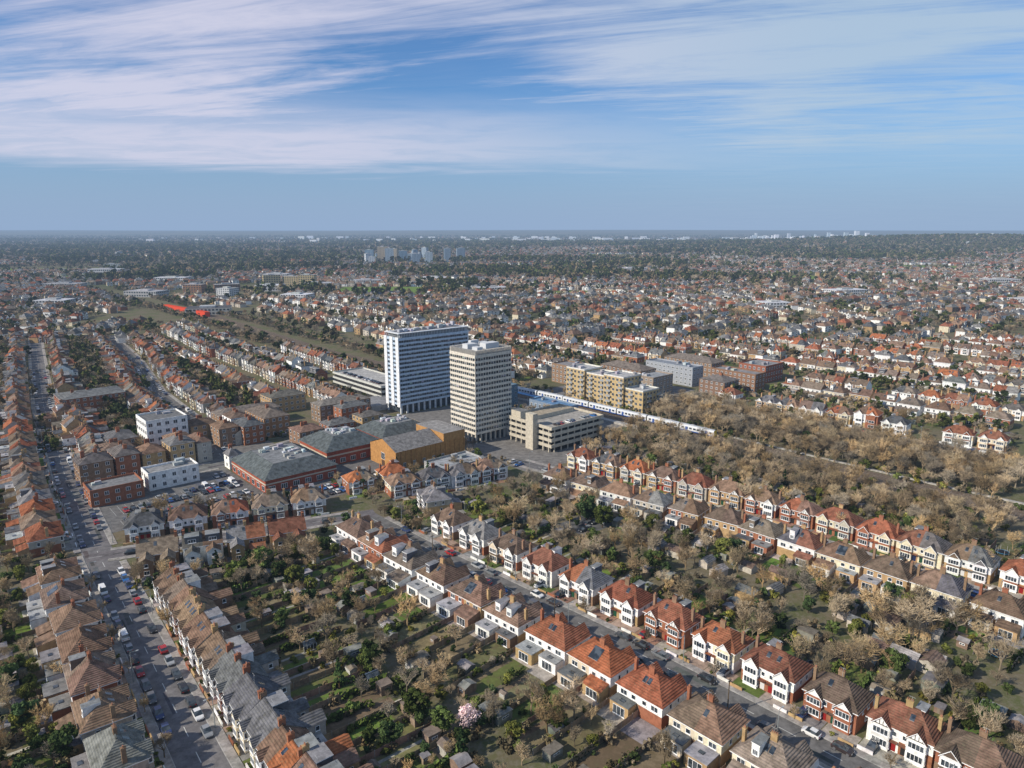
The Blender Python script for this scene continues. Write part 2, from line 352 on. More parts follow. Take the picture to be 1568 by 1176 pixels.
def leafy(name,h=8,wd=6,seed=0,col=(.05,.075,.022),clusters=26,leaves=70,ls=.34,trunk=True,shape='round'):
    rd=random.Random(seed); V=[];F=[];C=[]
    if trunk:
        tube(V,F,Vector((0,0,-.1)),Vector((0,0,h*.5)),h*.025,h*.015,5)
        for i in range(5):
            a=rd.uniform(0,6.28); tube(V,F,Vector((0,0,h*rd.uniform(.2,.4))),Vector((math.cos(a)*wd*.3,math.sin(a)*wd*.3,h*.65)),h*.012,h*.006,3)
        C=[(.07,.05,.035)]*len(F)
    zb=h*.22 if trunk else 0
    for k in range(clusters):
        t=rd.random()
        if shape=='cone':
            z=zb+(h-zb)*t; rr=wd/2*(1-t)**.8*rd.uniform(.4,1); a=rd.uniform(0,6.28); c=Vector((rr*math.cos(a),rr*math.sin(a),z)); cr=wd*.16*(1.15-t)
        else:
            z=zb+(h-zb)*(.12+.76*t); rad=wd/2*math.sqrt(max(.05,1-(2*t-1)**2*.85)); rr=rad*rd.uniform(.3,.9); a=rd.uniform(0,6.28); c=Vector((rr*math.cos(a),rr*math.sin(a),z)); cr=wd*rd.uniform(.11,.2)
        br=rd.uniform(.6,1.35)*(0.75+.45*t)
        for i in range(leaves):
            d=Vector((rd.gauss(0,1),rd.gauss(0,1),rd.gauss(0,1))).normalized()
            o=c+Vector((d.x*cr,d.y*cr,d.z*cr*.75))*rd.uniform(.6,1.1)
            nrm=(d+Vector((rd.gauss(0,.5),rd.gauss(0,.5),rd.gauss(.2,.5)))).normalized(); u=nrm.orthogonal().normalized(); w=nrm.cross(u)
            s=ls*rd.uniform(.6,1.2); n=len(V); V.extend((tuple(o-u*s-w*s*.6),tuple(o+u*s-w*s*.5),tuple(o+u*s*.8+w*s*.6),tuple(o-u*s*.7+w*s*.7))); F.append((n,n+1,n+2,n+3))
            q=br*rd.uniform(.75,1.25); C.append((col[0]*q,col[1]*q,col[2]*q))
    return mk_mesh(name,np.array(V),F,[LEAF]*len(F),C)
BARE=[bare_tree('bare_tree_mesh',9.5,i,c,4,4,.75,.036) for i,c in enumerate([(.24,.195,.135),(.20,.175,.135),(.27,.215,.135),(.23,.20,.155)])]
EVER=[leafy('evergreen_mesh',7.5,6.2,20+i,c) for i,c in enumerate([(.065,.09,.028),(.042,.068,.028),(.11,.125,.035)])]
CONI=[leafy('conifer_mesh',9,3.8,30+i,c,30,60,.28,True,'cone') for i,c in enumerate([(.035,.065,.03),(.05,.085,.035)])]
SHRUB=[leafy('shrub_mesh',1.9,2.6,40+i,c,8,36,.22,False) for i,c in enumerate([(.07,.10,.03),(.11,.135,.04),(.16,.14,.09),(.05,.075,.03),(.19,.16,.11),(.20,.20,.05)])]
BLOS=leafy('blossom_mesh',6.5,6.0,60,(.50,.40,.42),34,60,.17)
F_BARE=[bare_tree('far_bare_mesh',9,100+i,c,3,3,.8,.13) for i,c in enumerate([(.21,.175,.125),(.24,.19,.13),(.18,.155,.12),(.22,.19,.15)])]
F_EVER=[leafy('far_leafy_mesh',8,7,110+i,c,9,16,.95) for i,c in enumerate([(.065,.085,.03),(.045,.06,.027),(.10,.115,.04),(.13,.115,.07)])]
def tmpl_coll(name,meshes):
    c=bpy.data.collections.new(name)
    for i,me in enumerate(meshes):
        c.objects.link(bpy.data.objects.new('%s_%02d'%(name,i),me))
    return c
FARC=tmpl_coll('tree_kinds',F_BARE+F_EVER)           # 0-3 bare, 4-7 leafy
NEARC=tmpl_coll('wood_kinds',BARE+EVER+SHRUB)        # 0-3 bare, 4-6 evergreen, 7-12 shrubs
def scatter(name,P,scl,idx,coll):
    P=np.asarray(P,dtype=np.float32).reshape(-1,3); n=len(P)
    me=bpy.data.meshes.new(name); me.vertices.add(n); me.vertices.foreach_set('co',P.ravel())
    for nm,ty,arr in (('scl','FLOAT',np.asarray(scl,dtype=np.float32)),('rotz','FLOAT',rng.uniform(0,6.28,n).astype(np.float32))):
        at=me.attributes.new(nm,ty,'POINT'); at.data.foreach_set('value',arr)
    at=me.attributes.new('idx','INT','POINT'); at.data.foreach_set('value',np.asarray(idx,dtype=np.int32))
    o=put(name,me)
    g=bpy.data.node_groups.new(name+'_instancer','GeometryNodeTree')
    g.interface.new_socket('Geometry',in_out='INPUT',socket_type='NodeSocketGeometry'); g.interface.new_socket('Geometry',in_out='OUTPUT',socket_type='NodeSocketGeometry')
    a=g.nodes.new('NodeGroupInput'); b=g.nodes.new('NodeGroupOutput'); ip=g.nodes.new('GeometryNodeInstanceOnPoints')
    ci=g.nodes.new('GeometryNodeCollectionInfo'); ci.inputs['Collection'].default_value=coll; ci.inputs['Separate Children'].default_value=True; ci.inputs['Reset Children'].default_value=True
    def na(nm,ty):
        q=g.nodes.new('GeometryNodeInputNamedAttribute'); q.data_type=ty; q.inputs[0].default_value=nm; return q.outputs[0]
    g.links.new(a.outputs[0],ip.inputs['Points']); g.links.new(ci.outputs[0],ip.inputs['Instance']); ip.inputs['Pick Instance'].default_value=True
    g.links.new(na('idx','INT'),ip.inputs['Instance Index'])
    cx=g.nodes.new('ShaderNodeCombineXYZ'); g.links.new(na('rotz','FLOAT'),cx.inputs[2]); er=g.nodes.new('FunctionNodeEulerToRotation'); g.links.new(cx.outputs[0],er.inputs[0]); g.links.new(er.outputs[0],ip.inputs['Rotation'])
    g.links.new(na('scl','FLOAT'),ip.inputs['Scale']); g.links.new(ip.outputs[0],b.inputs[0])
    md=o.modifiers.new('instances','NODES'); md.node_group=g
    return o
# ------------------------------------------------------------------ small objects
def fence_mesh(L):
    mb=MB(); n=max(1,int(L/1.83)); p=L/n; c=jit((.27,.19,.125),.3)
    for i in range(n):
        k=jit(c,.15); mb.box(i*p+.06,(i+1)*p-.06,-.02,.02,.08,1.65,FELT,k)
    for i in range(n+1): mb.box(i*p-.05,i*p+.05,-.05,.05,0,1.8,FELT,(.3,.28,.25) if i%2 else jit(c))
    return mb.mesh('fence_mesh')
FENCE={}
def shed_mesh(w,d,kind):
    mb=MB(); c=jit(random.choice([(.24,.16,.10),(.30,.23,.16),(.4,.39,.37),(.22,.16,.12),(.19,.2,.17)]),.2); h=2.0
    mb.box(-w/2,w/2,-d/2,d/2,0,h,FELT,c)
    rc=jit(random.choice([(.17,.165,.165),(.24,.23,.22),(.34,.33,.32),(.2,.16,.13)]),.2)
    if kind=='gable':
        for s in (-1,1):
            pts=[(s*(w/2+.15),-d/2-.15,h-.08),(s*(w/2+.15),d/2+.15,h-.08),(0,d/2+.15,h+.6),(0,-d/2-.15,h+.6)]; mb.poly(pts,FELT,rc)
        for y in (-d/2,d/2): mb.poly([(-w/2,y,h),(w/2,y,h),(0,y,h+.55)],FELT,c)
    else: mb.box(-w/2-.12,w/2+.12,-d/2-.12,d/2+.12,h+.002,h+.14,FELT,rc,bottom=True)
    mb.obox((0,-d/2,0),(1,0),(0,-1),-.4,.4,.05,1.8,0,.03,PAINT,jit(c,.3)); window(mb,(w/2,0,1),*RT,d*.5,.6,1,False)
    return mb.mesh('shed_mesh')
SHEDS=[shed_mesh(R(2,3.6),R(2.2,4.8),random.choice(['gable','flat'])) for _ in range(12)]
def garage_mesh(big=1):
    mb=MB(); w,d,h=3.2*big,5.6,2.4; c=jit(random.choice([BBR,WHITE,PEB,YBR]),.1)
    mb.box(-w/2,w/2,-d/2,d/2,0,h,WALL,c)
    rc=jit(random.choice([(.24,.23,.23),(.16,.11,.09),(.14,.14,.145),(.3,.29,.28)]),.1)
    for s in (-1,1): mb.poly([(s*(w/2+.2),-d/2-.2,h-.1),(s*(w/2+.2),d/2+.2,h-.1),(0,d/2+.2,h+1.1),(0,-d/2-.2,h+1.1)],ROOF,rc)
    for y in (-d/2,d/2): mb.poly([(-w/2,y,h),(w/2,y,h),(0,y,h+1.02)],WALL,c)
    mb.obox((0,-d/2,0),(1,0),(0,-1),-1.15,1.15,.02,2.1,0,.04,PAINT,random.choice([WHITE,(.1,.12,.1),(.25,.2,.15)]))
    return mb.mesh('garage_mesh')
GARS=[garage_mesh(R(1,1.5)) for _ in range(5)]
def greenhouse_mesh():
    mb=MB(); w,d,h=2.4,3.2,1.6
    for i in range(5):
        y=-d/2+d*i/4
        for s in (-1,1): mb.box(s*w/2-.03,s*w/2+.03,y-.03,y+.03,0,h,PAINT,TRIM)
        if i<4:
            for s in (-1,1):
                mb.poly([(s*w/2,y+.04,.1),(s*w/2,y+d/4-.04,.1),(s*w/2,y+d/4-.04,h),(s*w/2,y+.04,h)],GLASS,TRIM)
                mb.poly([(s*w/2,y+.04,h),(s*w/2,y+d/4-.04,h),(0.02*s,y+d/4-.04,h+.7),(.02*s,y+.04,h+.7)],GLASS,TRIM)
    mb.box(-.04,.04,-d/2,d/2,h+.66,h+.76,PAINT,TRIM)
    return mb.mesh('greenhouse_mesh')
GRH=greenhouse_mesh()
def tramp_mesh():
    mb=MB(); mb.cyl(0,0,.72,.8,1.7,1.7,FELT,(.03,.03,.035),14); mb.cyl(0,0,.70,.86,1.85,1.85,PAINT,(.05,.2,.35),14,False)
    for i in range(6): a=i*math.pi/3; mb.box(1.8*math.cos(a)-.03,1.8*math.cos(a)+.03,1.8*math.sin(a)-.03,1.8*math.sin(a)+.03,0,2.4,PAINT,(.4,.4,.42))
    return mb.mesh('trampoline_mesh')
TRM=tramp_mesh()
def car_mesh(col,van=False):
    mb=MB(); L,w=(2.12,.88) if not van else (2.5,.97)
    if not van:
        st=[(-L,.42,.66,.78),(-L+.12,.28,.86,.94),(-1.5,.24,.93,1),(-.6,.22,.93,1),(.7,.22,.92,1),(1.1,.22,.90,1),(1.85,.24,.76,.97),(L,.36,.60,.80)]
        cab=[(-1.85,.93,.93),(-1.35,.93,1.40),(.15,.93,1.46),(1.15,.90,.90)]
    else:
        st=[(-L,.35,1.0,.98),(-L+.05,.25,1.05,1),(0,.25,1.05,1),(1.5,.25,1.05,1),(2.3,.25,.98,.97),(L,.35,.7,.85)]
        cab=[(-L+.05,1.05,1.95),(-L+.15,1.05,2.0),(1.2,1.05,2.0),(1.9,1.05,1.05)]
    rings=[]
    for x,z0,z1,k in st:
        zm=(z0+z1)*.52; rings.append([(x,-w*k*.94,z0),(x,-w*k,zm),(x,-w*k*.93,z1),(x,w*k*.93,z1),(x,w*k,zm),(x,w*k*.94,z0)])
    for A,B in zip(rings,rings[1:]):
        for i in range(5): mb.poly([A[i],A[i+1],B[i+1],B[i]][::-1],CARP,col)
    mb.poly(rings[0],CARP,col); mb.poly(rings[-1][::-1],CARP,col)
    cr=[]
    for x,zb,zt_ in cab: cr.append([(x,-w*.90,zb),(x,-w*(.72 if zt_>zb+.1 else .86),zt_+.001),(x,w*(.72 if zt_>zb+.1 else .86),zt_+.001),(x,w*.90,zb)])
    for j,(A,B) in enumerate(zip(cr,cr[1:])):
        for i in range(3):
            mid=(j==1); mat=CARP if (mid and i==1) or (van and j<2) else GLASS
            mb.poly([A[i],A[i+1],B[i+1],B[i]][::-1],mat,col)
    for sx in (-1,1):
        x=sx*(L*.63)
        for sy in (-1,1):
            k=len(mb.v); n=10
            for yy in (w*sy*.80,w*sy*1.01):
                for i in range(n): a=2*math.pi*i/n; mb.v.append((x+.32*math.cos(a),yy,.32+.32*math.sin(a)))
            for i in range(n): mb.f.append((k+i,k+(i+1)%n,k+n+(i+1)%n,k+n+i)); mb.m.append(FELT); mb.c.append((.02,.02,.02))
            mb.f.append(tuple(k+n+i for i in range(n))); mb.m.append(PAINT); mb.c.append((.12,.12,.13))
            mb.obox((sx*(L-.02),sy*w*.62,.6),(0,1),(sx,0),-.16,.16,0,.14,0,.03,PAINT,(.7,.7,.7) if sx>0 else (.4,.02,.02))
    return mb.mesh('car_mesh')
CCOL=[(.02,.02,.022),(.03,.035,.04),(.25,.26,.27),(.32,.33,.34),(.70,.70,.69),(.72,.72,.72),(.03,.05,.13),(.02,.12,.35),(.35,.02,.02),(.10,.10,.105),(.05,.055,.06),(.16,.17,.18),(.04,.03,.03)]
CARS=[car_mesh(c) for c in CCOL]; VANS=[car_mesh((.74,.74,.73),True),car_mesh((.1,.1,.11),True)]
ncar=0
def car(x,y,rot,force=None):
    global ncar; ncar+=1
    van=random.random()<.05; me=random.choice(VANS) if van else random.choice(CARS)
    if force is not None: me=CARS[force]; van=False
    put('parked_van' if van else 'parked_car',me,(x,y,.012),rot+R(-.03,.03)+(math.pi if random.random()<.5 else 0),(R(.88,1.05),R(.95,1.03),R(.94,1.1)))
# ------------------------------------------------------------------ terrain
def zt(x,y):
    x=np.asarray(x,dtype=float); y=np.asarray(y,dtype=float)
    h=58*np.exp(-((x-2500)/1300)**2-((y-3900)/1100)**2)
    far=np.clip((y-7500)/8000,0,1); far=far*far*(3-2*far)
    h+=far*(86+10*np.sin(x/2900.+.7)+5*np.sin(x/840.+y/900.))*(1-.3*np.clip((y-20000)/12000,0,1))
    return h
sh=np.sinh; U=np.linspace(-1,1,170); gx=sh(U*6)/sh(6)*38000; V_=np.linspace(-1,1,200); gy=sh(V_*6)/sh(6)*42000
X,Y=np.meshgrid(gx,gy); Z=zt(X,Y); nx,ny=len(gx),len(gy)
vv=np.stack([X.ravel(),Y.ravel(),Z.ravel()],1); ii=np.arange(nx*ny).reshape(ny,nx)
ff=np.stack([ii[:-1,:-1].ravel(),ii[:-1,1:].ravel(),ii[1:,1:].ravel(),ii[1:,:-1].ravel()],1)
gm=mk_mesh('ground',vv,ff,[0]*len(ff),np.ones((len(ff),3)),True)
m,nt=new_mat('ground_earth_and_grass'); p=pos(nt)
c=mixc(nt,maprange(nt,noise(nt,.06,5,p,.7),.42,.6,0,1),(.15,.125,.08),(.10,.11,.045))
c=mixc(nt,maprange(nt,noise(nt,.7,4,p,.75),.42,.68,0,.75),c,(.19,.17,.13))
c=mixc(nt,maprange(nt,noise(nt,.0018,3,p,.6),.5,.6,0,.7),c,(.06,.075,.035))
finish(nt,c); gm.materials.clear(); gm.materials.append(m); put('ground',gm)
# ------------------------------------------------------------------ roads
def lerp_line(pts,b):
    for (a0,b0),(a1,b1) in zip(pts,pts[1:]):
        if b0<=b<=b1: return a0+(a1-a0)*(b-b0)/(b1-b0)
    return pts[0][0] if b<pts[0][1] else pts[-1][0]
R1=[(30,60),(33,128),(37,201),(39,241),(45,327),(60,480),(88,700),(105,830)]
R2=[(127,20),(126,47),(124.5,102),(119.5,174),(118.3,216)]
R4=[(219,20),(219,50),(217,115),(202,205),(200,222)]
XST=[(36,241),(80,227),(122,214)]
ST3=[(104,318),(114,380),(120,477),(141,613),(158,770)]
HST=[(43,306),(100,306),(150,318),(200,316)]
R5=[(368,80),(356,180),(354,260),(352,420),(360,520)]
ROADC=(.15,.143,.14); PAVC=(.30,.28,.26)
def strip(mb,pts,o0,o1,z,mat,col):
    P=[Vector(W(*p)) for p in pts]; L=[];Rr=[]
    for i,p in enumerate(P):
        d=(P[min(i+1,len(P)-1)]-P[max(i-1,0)]).normalized(); n=Vector((d.y,-d.x)); L.append(p+n*o0); Rr.append(p+n*o1)
    for i in range(len(P)-1):
        mb.poly([(L[i].x,L[i].y,z),(Rr[i].x,Rr[i].y,z),(Rr[i+1].x,Rr[i+1].y,z),(L[i+1].x,L[i+1].y,z)][::-1],mat,col)
    return L,Rr
rz=[.02]
def road(name,pts,hw=3.8,pav=1.8,marks=True,cuts=()):
    mb=MB(); rz[0]+=.004; strip(mb,pts,-hw,hw,rz[0],ASPH,jit(ROADC,.1))
    P=[Vector(W(*p)) for p in pts]
    if marks:
        for A,B in zip(P,P[1:]):
            d=(B-A); n=int(d.length/9)
            for i in range(n):
                q0=A+d*(i/n); q1=A+d*((i+.4)/n); s=Vector((d.y,-d.x)).normalized()*.07
                mb.poly([(q0.x-s.x,q0.y-s.y,rz[0]+.006),(q1.x-s.x,q1.y-s.y,rz[0]+.006),(q1.x+s.x,q1.y+s.y,rz[0]+.006),(q0.x+s.x,q0.y+s.y,rz[0]+.006)],PAINT,(.55,.55,.52))
            for i in range(int(d.length/16)):
                q0=A+d*R(0,.95); n_=Vector((d.y,-d.x)).normalized(); dd=d.normalized(); l,w_=R(2,12),R(.6,1.8); o=R(-hw+.3,hw-2); a_=q0+n_*o; z=rz[0]+R(.001,.0035)
                pts4=[a_,a_+dd*l,a_+dd*l+n_*w_,a_+n_*w_]; mb.poly([(v.x,v.y,z) for v in pts4],ASPH,jit((.10,.098,.097),.3))
    mb.obj(name)
    if pav:
        pm=MB()
        for sgn in (-1,1):
            for A,B in zip(P,P[1:]):
                d=(B-A); Ld=d.length; d/=Ld; n=Vector((d.y,-d.x))*sgn; k=int(Ld/3)+1
                for i in range(k):
                    q0=A+d*(Ld*i/k); q1=A+d*(Ld*(i+1)/k); mid=AB(*((q0+q1)/2+n*(hw+1)))
                    if any(c[0]<mid[0]<c[1] and c[2]<mid[1]<c[3] for c in cuts): continue
                    z=.12+rz[0]*.05
                    a,b,c_,e=q0+n*hw,q1+n*hw,q1+n*(hw+pav),q0+n*(hw+pav)
                    pm.poly([(a.x,a.y,z),(b.x,b.y,z),(c_.x,c_.y,z),(e.x,e.y,z)],FELT,jit(PAVC,.08))
                    a2,b2=q0+n*(hw-.15),q1+n*(hw-.15)
                    pm.poly([(a2.x,a2.y,z),(b2.x,b2.y,z),(b.x,b.y,z),(a.x,a.y,z)],FELT,(.38,.37,.35))
                    pm.poly([(a2.x,a2.y,0),(b2.x,b2.y,0),(b2.x,b2.y,z),(a2.x,a2.y,z)],FELT,(.3,.29,.27))
                    pm.poly([(c_.x,c_.y,0),(e.x,e.y,0),(e.x,e.y,z),(c_.x,c_.y,z)],FELT,(.3,.29,.27))
        pm.obj('pavement')
cutX=[(34,46,232,248),(112,126,208,222),(36,52,300,312),(98,112,300,312)]
road('road',R1,4.3,cuts=cutX); road('road',R2,3.6,cuts=cutX); road('road',R4,3.2); road('road',XST,3.4,cuts=[(30,41.5,225,255),(114,130,205,225)])
road('road',ST3,4.0,cuts=cutX); road('road',HST,4.5,cuts=[(36,52,300,312),(98,112,300,314)]); road('road',R5,3.2)
# ------------------------------------------------------------------ gardens
GM=MB(); FM=MB(); UP=[];US=[];UI=[]
def under(x,y,k=None,s=None):
    # one plant of the small growth filling gardens
    r=random.random()
    if k is None:
        if r<.78: k=7+random.randrange(6); s=R(.3,1.0)
        elif r<.91: k=random.randrange(4); s=R(.22,.5)
        else: k=4+random.randrange(3); s=R(.2,.45)
    UP.append((x,y,-.05)); UI.append(k); US.append(s)
def gz(): return R(.002,.0195)
def hedge_mesh(L):
    rd=random; V=[];F=[];C=[]
    for i in range(int(L*34)):
        o=Vector((rd.uniform(0,L),rd.gauss(0,.28),rd.uniform(.1,1.5))); u=Vector((rd.gauss(0,1),rd.gauss(0,1),rd.gauss(0,1))).normalized(); w=u.orthogonal().normalized(); s=rd.uniform(.12,.26)
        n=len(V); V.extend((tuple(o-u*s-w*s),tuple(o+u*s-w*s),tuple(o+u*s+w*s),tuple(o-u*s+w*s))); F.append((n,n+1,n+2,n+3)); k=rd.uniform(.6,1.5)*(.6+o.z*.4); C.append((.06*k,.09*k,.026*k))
    return mk_mesh('hedge_mesh',np.array(V),F,[LEAF]*len(F),C)
HEDG=[hedge_mesh(6) for _ in range(3)]
GRASS=[(.105,.155,.035),(.095,.135,.035),(.13,.165,.05),(.155,.15,.065),(.17,.145,.085),(.11,.145,.045),(.12,.18,.04),(.16,.13,.08),(.14,.13,.065)]
def garden(cx,cy,rot,x0,x1,y0,y1,dens=1.0):
    ca,sa=math.cos(rot),math.sin(rot)
    def L2(x,y): return (cx+ca*x-sa*y,cy+sa*x+ca*y)
    def patch(a,b,c,d,mat,col):
        if b<=a or d<=c: return
        z=gz(); GM.poly([(*L2(a,c),z),(*L2(b,c),z),(*L2(b,d),z),(*L2(a,d),z)],mat,col)
    pd=R(2.5,6.5)
    patch(x0,x1,y0,y0+pd,FELT,jit(random.choice([(.32,.29,.26),(.4,.35,.29),(.24,.23,.22),(.28,.20,.14)]),.15))
    e=R(.3,1.1); yl=y1-R(1,6)
    patch(x0+e,x1-e,y0+pd,yl,SOIL,jit(random.choice(GRASS),.25))
    if random.random()<.45: xp=R(x0+.5,x1-1.2); patch(xp,xp+.8,y0+pd,y1-2,FELT,jit((.34,.32,.28),.15))
    if random.random()<.35: patch(x0+e,x1-e,yl-R(2,5),yl,FELT,jit((.19,.155,.11),.2))
    if random.random()<.3: xa=random.choice([x0+e,x1-e-1.3]); patch(xa,xa+1.3,y0+pd+1,yl,FELT,jit((.16,.12,.08),.2))
    L=y1-y0; k=round(L)
    if k not in FENCE: FENCE[k]=[fence_mesh(k) for _ in range(3)]
    if random.random()<.9: put('garden_fence',random.choice(FENCE[k]),(*L2(x0,y0),0),rot+math.pi/2,(L/k,1,R(.8,1.1)))
    if random.random()<.68*dens:
        x,y=L2(R(x0+1.6,x1-1.6),y1-R(2,4)); put('garden_shed',random.choice(SHEDS),(x,y,0),rot+random.choice([0,math.pi/2,math.pi]),R(.85,1.15))
    if random.random()<.25: x,y=L2(R(x0+1.6,x1-1.6),R(y0+pd+3,y1-5)); put('garden_shed',random.choice(SHEDS),(x,y,0),rot+random.choice([0,math.pi/2]),R(.6,.9))
    if random.random()<.08: x,y=L2(R(x0+2,x1-2),R((y0+y1)/2,y1-3)); put('greenhouse',GRH,(x,y,0),rot)
    if random.random()<.06: x,y=L2((x0+x1)/2,R(y0+pd+2,y1-4)); put('trampoline',TRM,(x,y,0),rot)
    for _ in range(2):
        sx=random.choice([x0+R(.3,1.3),x1-R(.3,1.3)]); x,y=L2(sx,R(y0+pd,y1)); put('garden_shrub',random.choice(SHRUB),(x,y,-.05),R(0,6.28),R(.5,1.2))
    for _ in range(int(R(5,16)*dens*L/24)):
        sx=random.choice([x0+R(0,1.0),x1-R(0,1.0),x0+R(0,1.0),R(x0,x1)]); under(*L2(sx,y0+pd+(y1-y0-pd)*random.random()**.7))
    for _ in range(3):
        if random.random()<.36*dens:
            x,y=L2(R(x0+.5,x1-.5),R(y0+pd+3,y1)); r=random.random()
            if r<.68: put('bare_tree',random.choice(BARE),(x,y,0),R(0,6.28),R(.5,1.15))
            elif r<.9: put('evergreen_tree',random.choice(EVER),(x,y,0),R(0,6.28),R(.4,.95))
            else: put('conifer_tree',random.choice(CONI),(x,y,0),R(0,6.28),R(.45,1.0))
    if random.random()<.6*dens:
        x,y=L2(x0+.3,R(y0+pd,max(y0+pd+.1,y1-8))); put('garden_hedge',random.choice(HEDG),(x,y,0),rot+math.pi/2,(R(.9,2.0),1,R(.8,1.4)))
HN={'semi':'semi_detached_house','terrace':'terraced_house'}
nh=0; midtrees=[]
def row(p0,p1,face,step=13.6,Wd=12.6,D=8.6,style='semi',kind='hip',pal='mix',gdepth=24,He=5.3,rise=3.3,skip=0.0,fyard=4,detlim=330,excl=()):
    """p0,p1: ends of the line of front walls in town coordinates; face: direction (town coords) the fronts look"""
    global nh
    A=Vector(W(*p0)); B=Vector(W(*p1)); d=(B-A); L=d.length; d/=L
    n=Vector((d.y,-d.x)); f=Vector(W(*face))
    if n.dot(f)<0: n=-n
    yax=-n; xax=Vector((yax.y,-yax.x)); rot=math.atan2(xax.y,xax.x)
    k=max(1,int(round(L/step)))
    for i in range(k):
        c=A+d*((i+.5)*L/k)+yax*(D/2)
        if not visible(c.x,c.y,14) or c.y>648: continue
        if random.random()<(skip if c.y<330 else max(skip,.06)): 
            midtrees.append((c.x,c.y,0)); continue
        ab=AB(c.x,c.y)
        if any(e[0]<ab[0]<e[1] and e[2]<ab[1]<e[3] for e in excl): continue
        det=c.y<detlim; st=style; kd=kind; W2=L/k/2; fj=1
        c=c+yax*R(-.4,.4)
        if c.y>335 :
            c=c+yax*R(-1.6,1.6); fj=3
            if style=='semi': kd=random.choice(['hip','hip','gable'])
            else: kd=random.choice(['gable','gable','hip'])
        w_=Wd if (style=='terrace' and c.y<335) else Wd*R(.86,1.03)
        hh=1.0 if c.y<335 or random.random()>.12 else 1.35
        house(HN[st],c,rot+R(-.012,.012)*fj,w_,D*R(.96,1.05) if style=='semi' else D,(He+R(-.2,.25))*hh,rise*R(.9,1.1),kd,st,det,pal); nh+=1
        near=c.y<350
        if near:
            for s in ((-W2,0),(0,W2)):
                garden(c.x,c.y,rot,s[0],s[1],D/2,D/2+gdepth*R(.97,1.03))
                z=gz(); ca,sa=math.cos(rot),math.sin(rot)
                q=[(s[0]+.1,-D/2-fyard),(s[1]-.1,-D/2-fyard),(s[1]-.1,-D/2+.3),(s[0]+.1,-D/2+.3)]
                FM.poly([(c.x+ca*x-sa*y,c.y+sa*x+ca*y,z) for x,y in q],FELT,jit(random.choice([(.34,.25,.19),(.38,.34,.29),(.24,.23,.22),(.28,.17,.12),(.11,.15,.045)]),.15))
                for _ in range(2):
                    if random.random()<.6:
                        x,y=(R(s[0],s[1]),-D/2-fyard+R(.3,1)); under(c.x+ca*x-sa*y,c.y+sa*x+ca*y,7+random.randrange(6),R(.25,.6))
                wx0,wx1=(s[0]+.2,s[0]+3.2) if s[0]<0 else (s[1]-3.2,s[1]-.2)
                y=-D/2-fyard+.1
                pts=[(wx0,y-.11),(wx1,y-.11),(wx1,y+.11),(wx0,y+.11)]; wc=jit(random.choice([RBR,WHITE,YBR]),.15)
                P4=[(c.x+ca*a-sa*b,c.y+sa*a+ca*b) for a,b in pts]
                for j in range(4): FM.poly([(*P4[j],0),(*P4[(j+1)%4],0),(*P4[(j+1)%4],.8),(*P4[j],.8)],WALL,wc)
                FM.poly([(*q_,.8) for q_ in P4],WALL,wc)
            if random.random()<.5 and style=='semi':
                x,y=(R(-W2+1.5,-2.5) if random.random()<.5 else R(2.5,W2-1.5)),-D/2-fyard+2.6-.3
                if fyard>=3.5: car(c.x+ca*x-sa*y,c.y+sa*x+ca*y,rot+math.pi/2)
        else:
            for _ in range(9):
                q=c+yax*(D/2+R(4,gdepth))+xax*R(-W2,W2); midtrees.append((q.x,q.y,0))
            if random.random()<.3: q=c-yax*(D/2+R(2,4))+xax*R(-W2,W2); midtrees.append((q.x,q.y,0))
            if c.y<520 and random.random()<.7:
                q=c+yax*(D/2+gdepth*.8)+xax*R(-W2,W2); put('garden_shed',random.choice(SHEDS),(q.x,q.y,0),rot)
            for s in ((-W2,0),(0,W2)):
                ca,sa=math.cos(rot),math.sin(rot); z=gz(); e=R(.2,1)
                q=[(s[0]+e,D/2+4),(s[1]-e,D/2+4),(s[1]-e,D/2+gdepth-3),(s[0]+e,D/2+gdepth-3)]
                GM.poly([(c.x+ca*x-sa*y,c.y+sa*x+ca*y,z) for x,y in q],SOIL,jit(random.choice(GRASS),.25))
def rows_along(pts,off,b0,b1,face,**k):
    bs=[b0]+[p[1] for p in pts if b0<p[1]<b1]+[b1]
    for u,v in zip(bs,bs[1:]):
        if v-u>10: row((lerp_line(pts,u)+off,u),(lerp_line(pts,v)+off,v),face,**k)
mT=(-1,0);pT=(1,0);mS=(0,-1);pS=(0,1)
rows_along(R2,9.2,22,190,mT,pal='orange',gdepth=22)
rows_along(R2,-9.2,28,202,pT,pal='mix',gdepth=24,D=9.4,step=14.2,Wd=13.2)
rows_along(R1,8.2,88,206,mT,style='terrace',kind='gable',step=10.8,Wd=10.78,D=8.8,pal='brown',gdepth=24,fyard=2)
rows_along(R1,-8.6,96,232,pT,style='semi',kind='hip',step=13.6,pal='mix',gdepth=14,fyard=2.6)
row((47,228.5),(95,213.5),pS,style='terrace',kind='gable',step=11.4,Wd=11.3,D=8.6,pal='brown',gdepth=14,fyard=2)
row((47,246),(110,226),mS,style='terrace',kind='hip',step=12.6,Wd=11.6,D=8.6,pal='brown',gdepth=9,fyard=2.4)
rows_along(R4,9,34,214,mT,pal='orange',gdepth=24)
rows_along(R4,-9,34,196,pT,pal='mix',gdepth=17)
row((134,222),(182,210),mS,style='semi',step=14,pal='mix',gdepth=10)
row((134,196),(140,214),mT,style='semi',step=14,pal='orange',gdepth=10)
row((122,236),(150,231),mS,style='terrace',kind='hip',Wd=11,step=12,pal='brown',gdepth=6)
for off,fc in ((10,mT),(-10,pT)):
    if off>0: rows_along(R5,off,84,230,fc,pal='orange',gdepth=22,kind='hip')
    rows_along(R5,off,345,520,fc,pal='mix',gdepth=22)
k=0
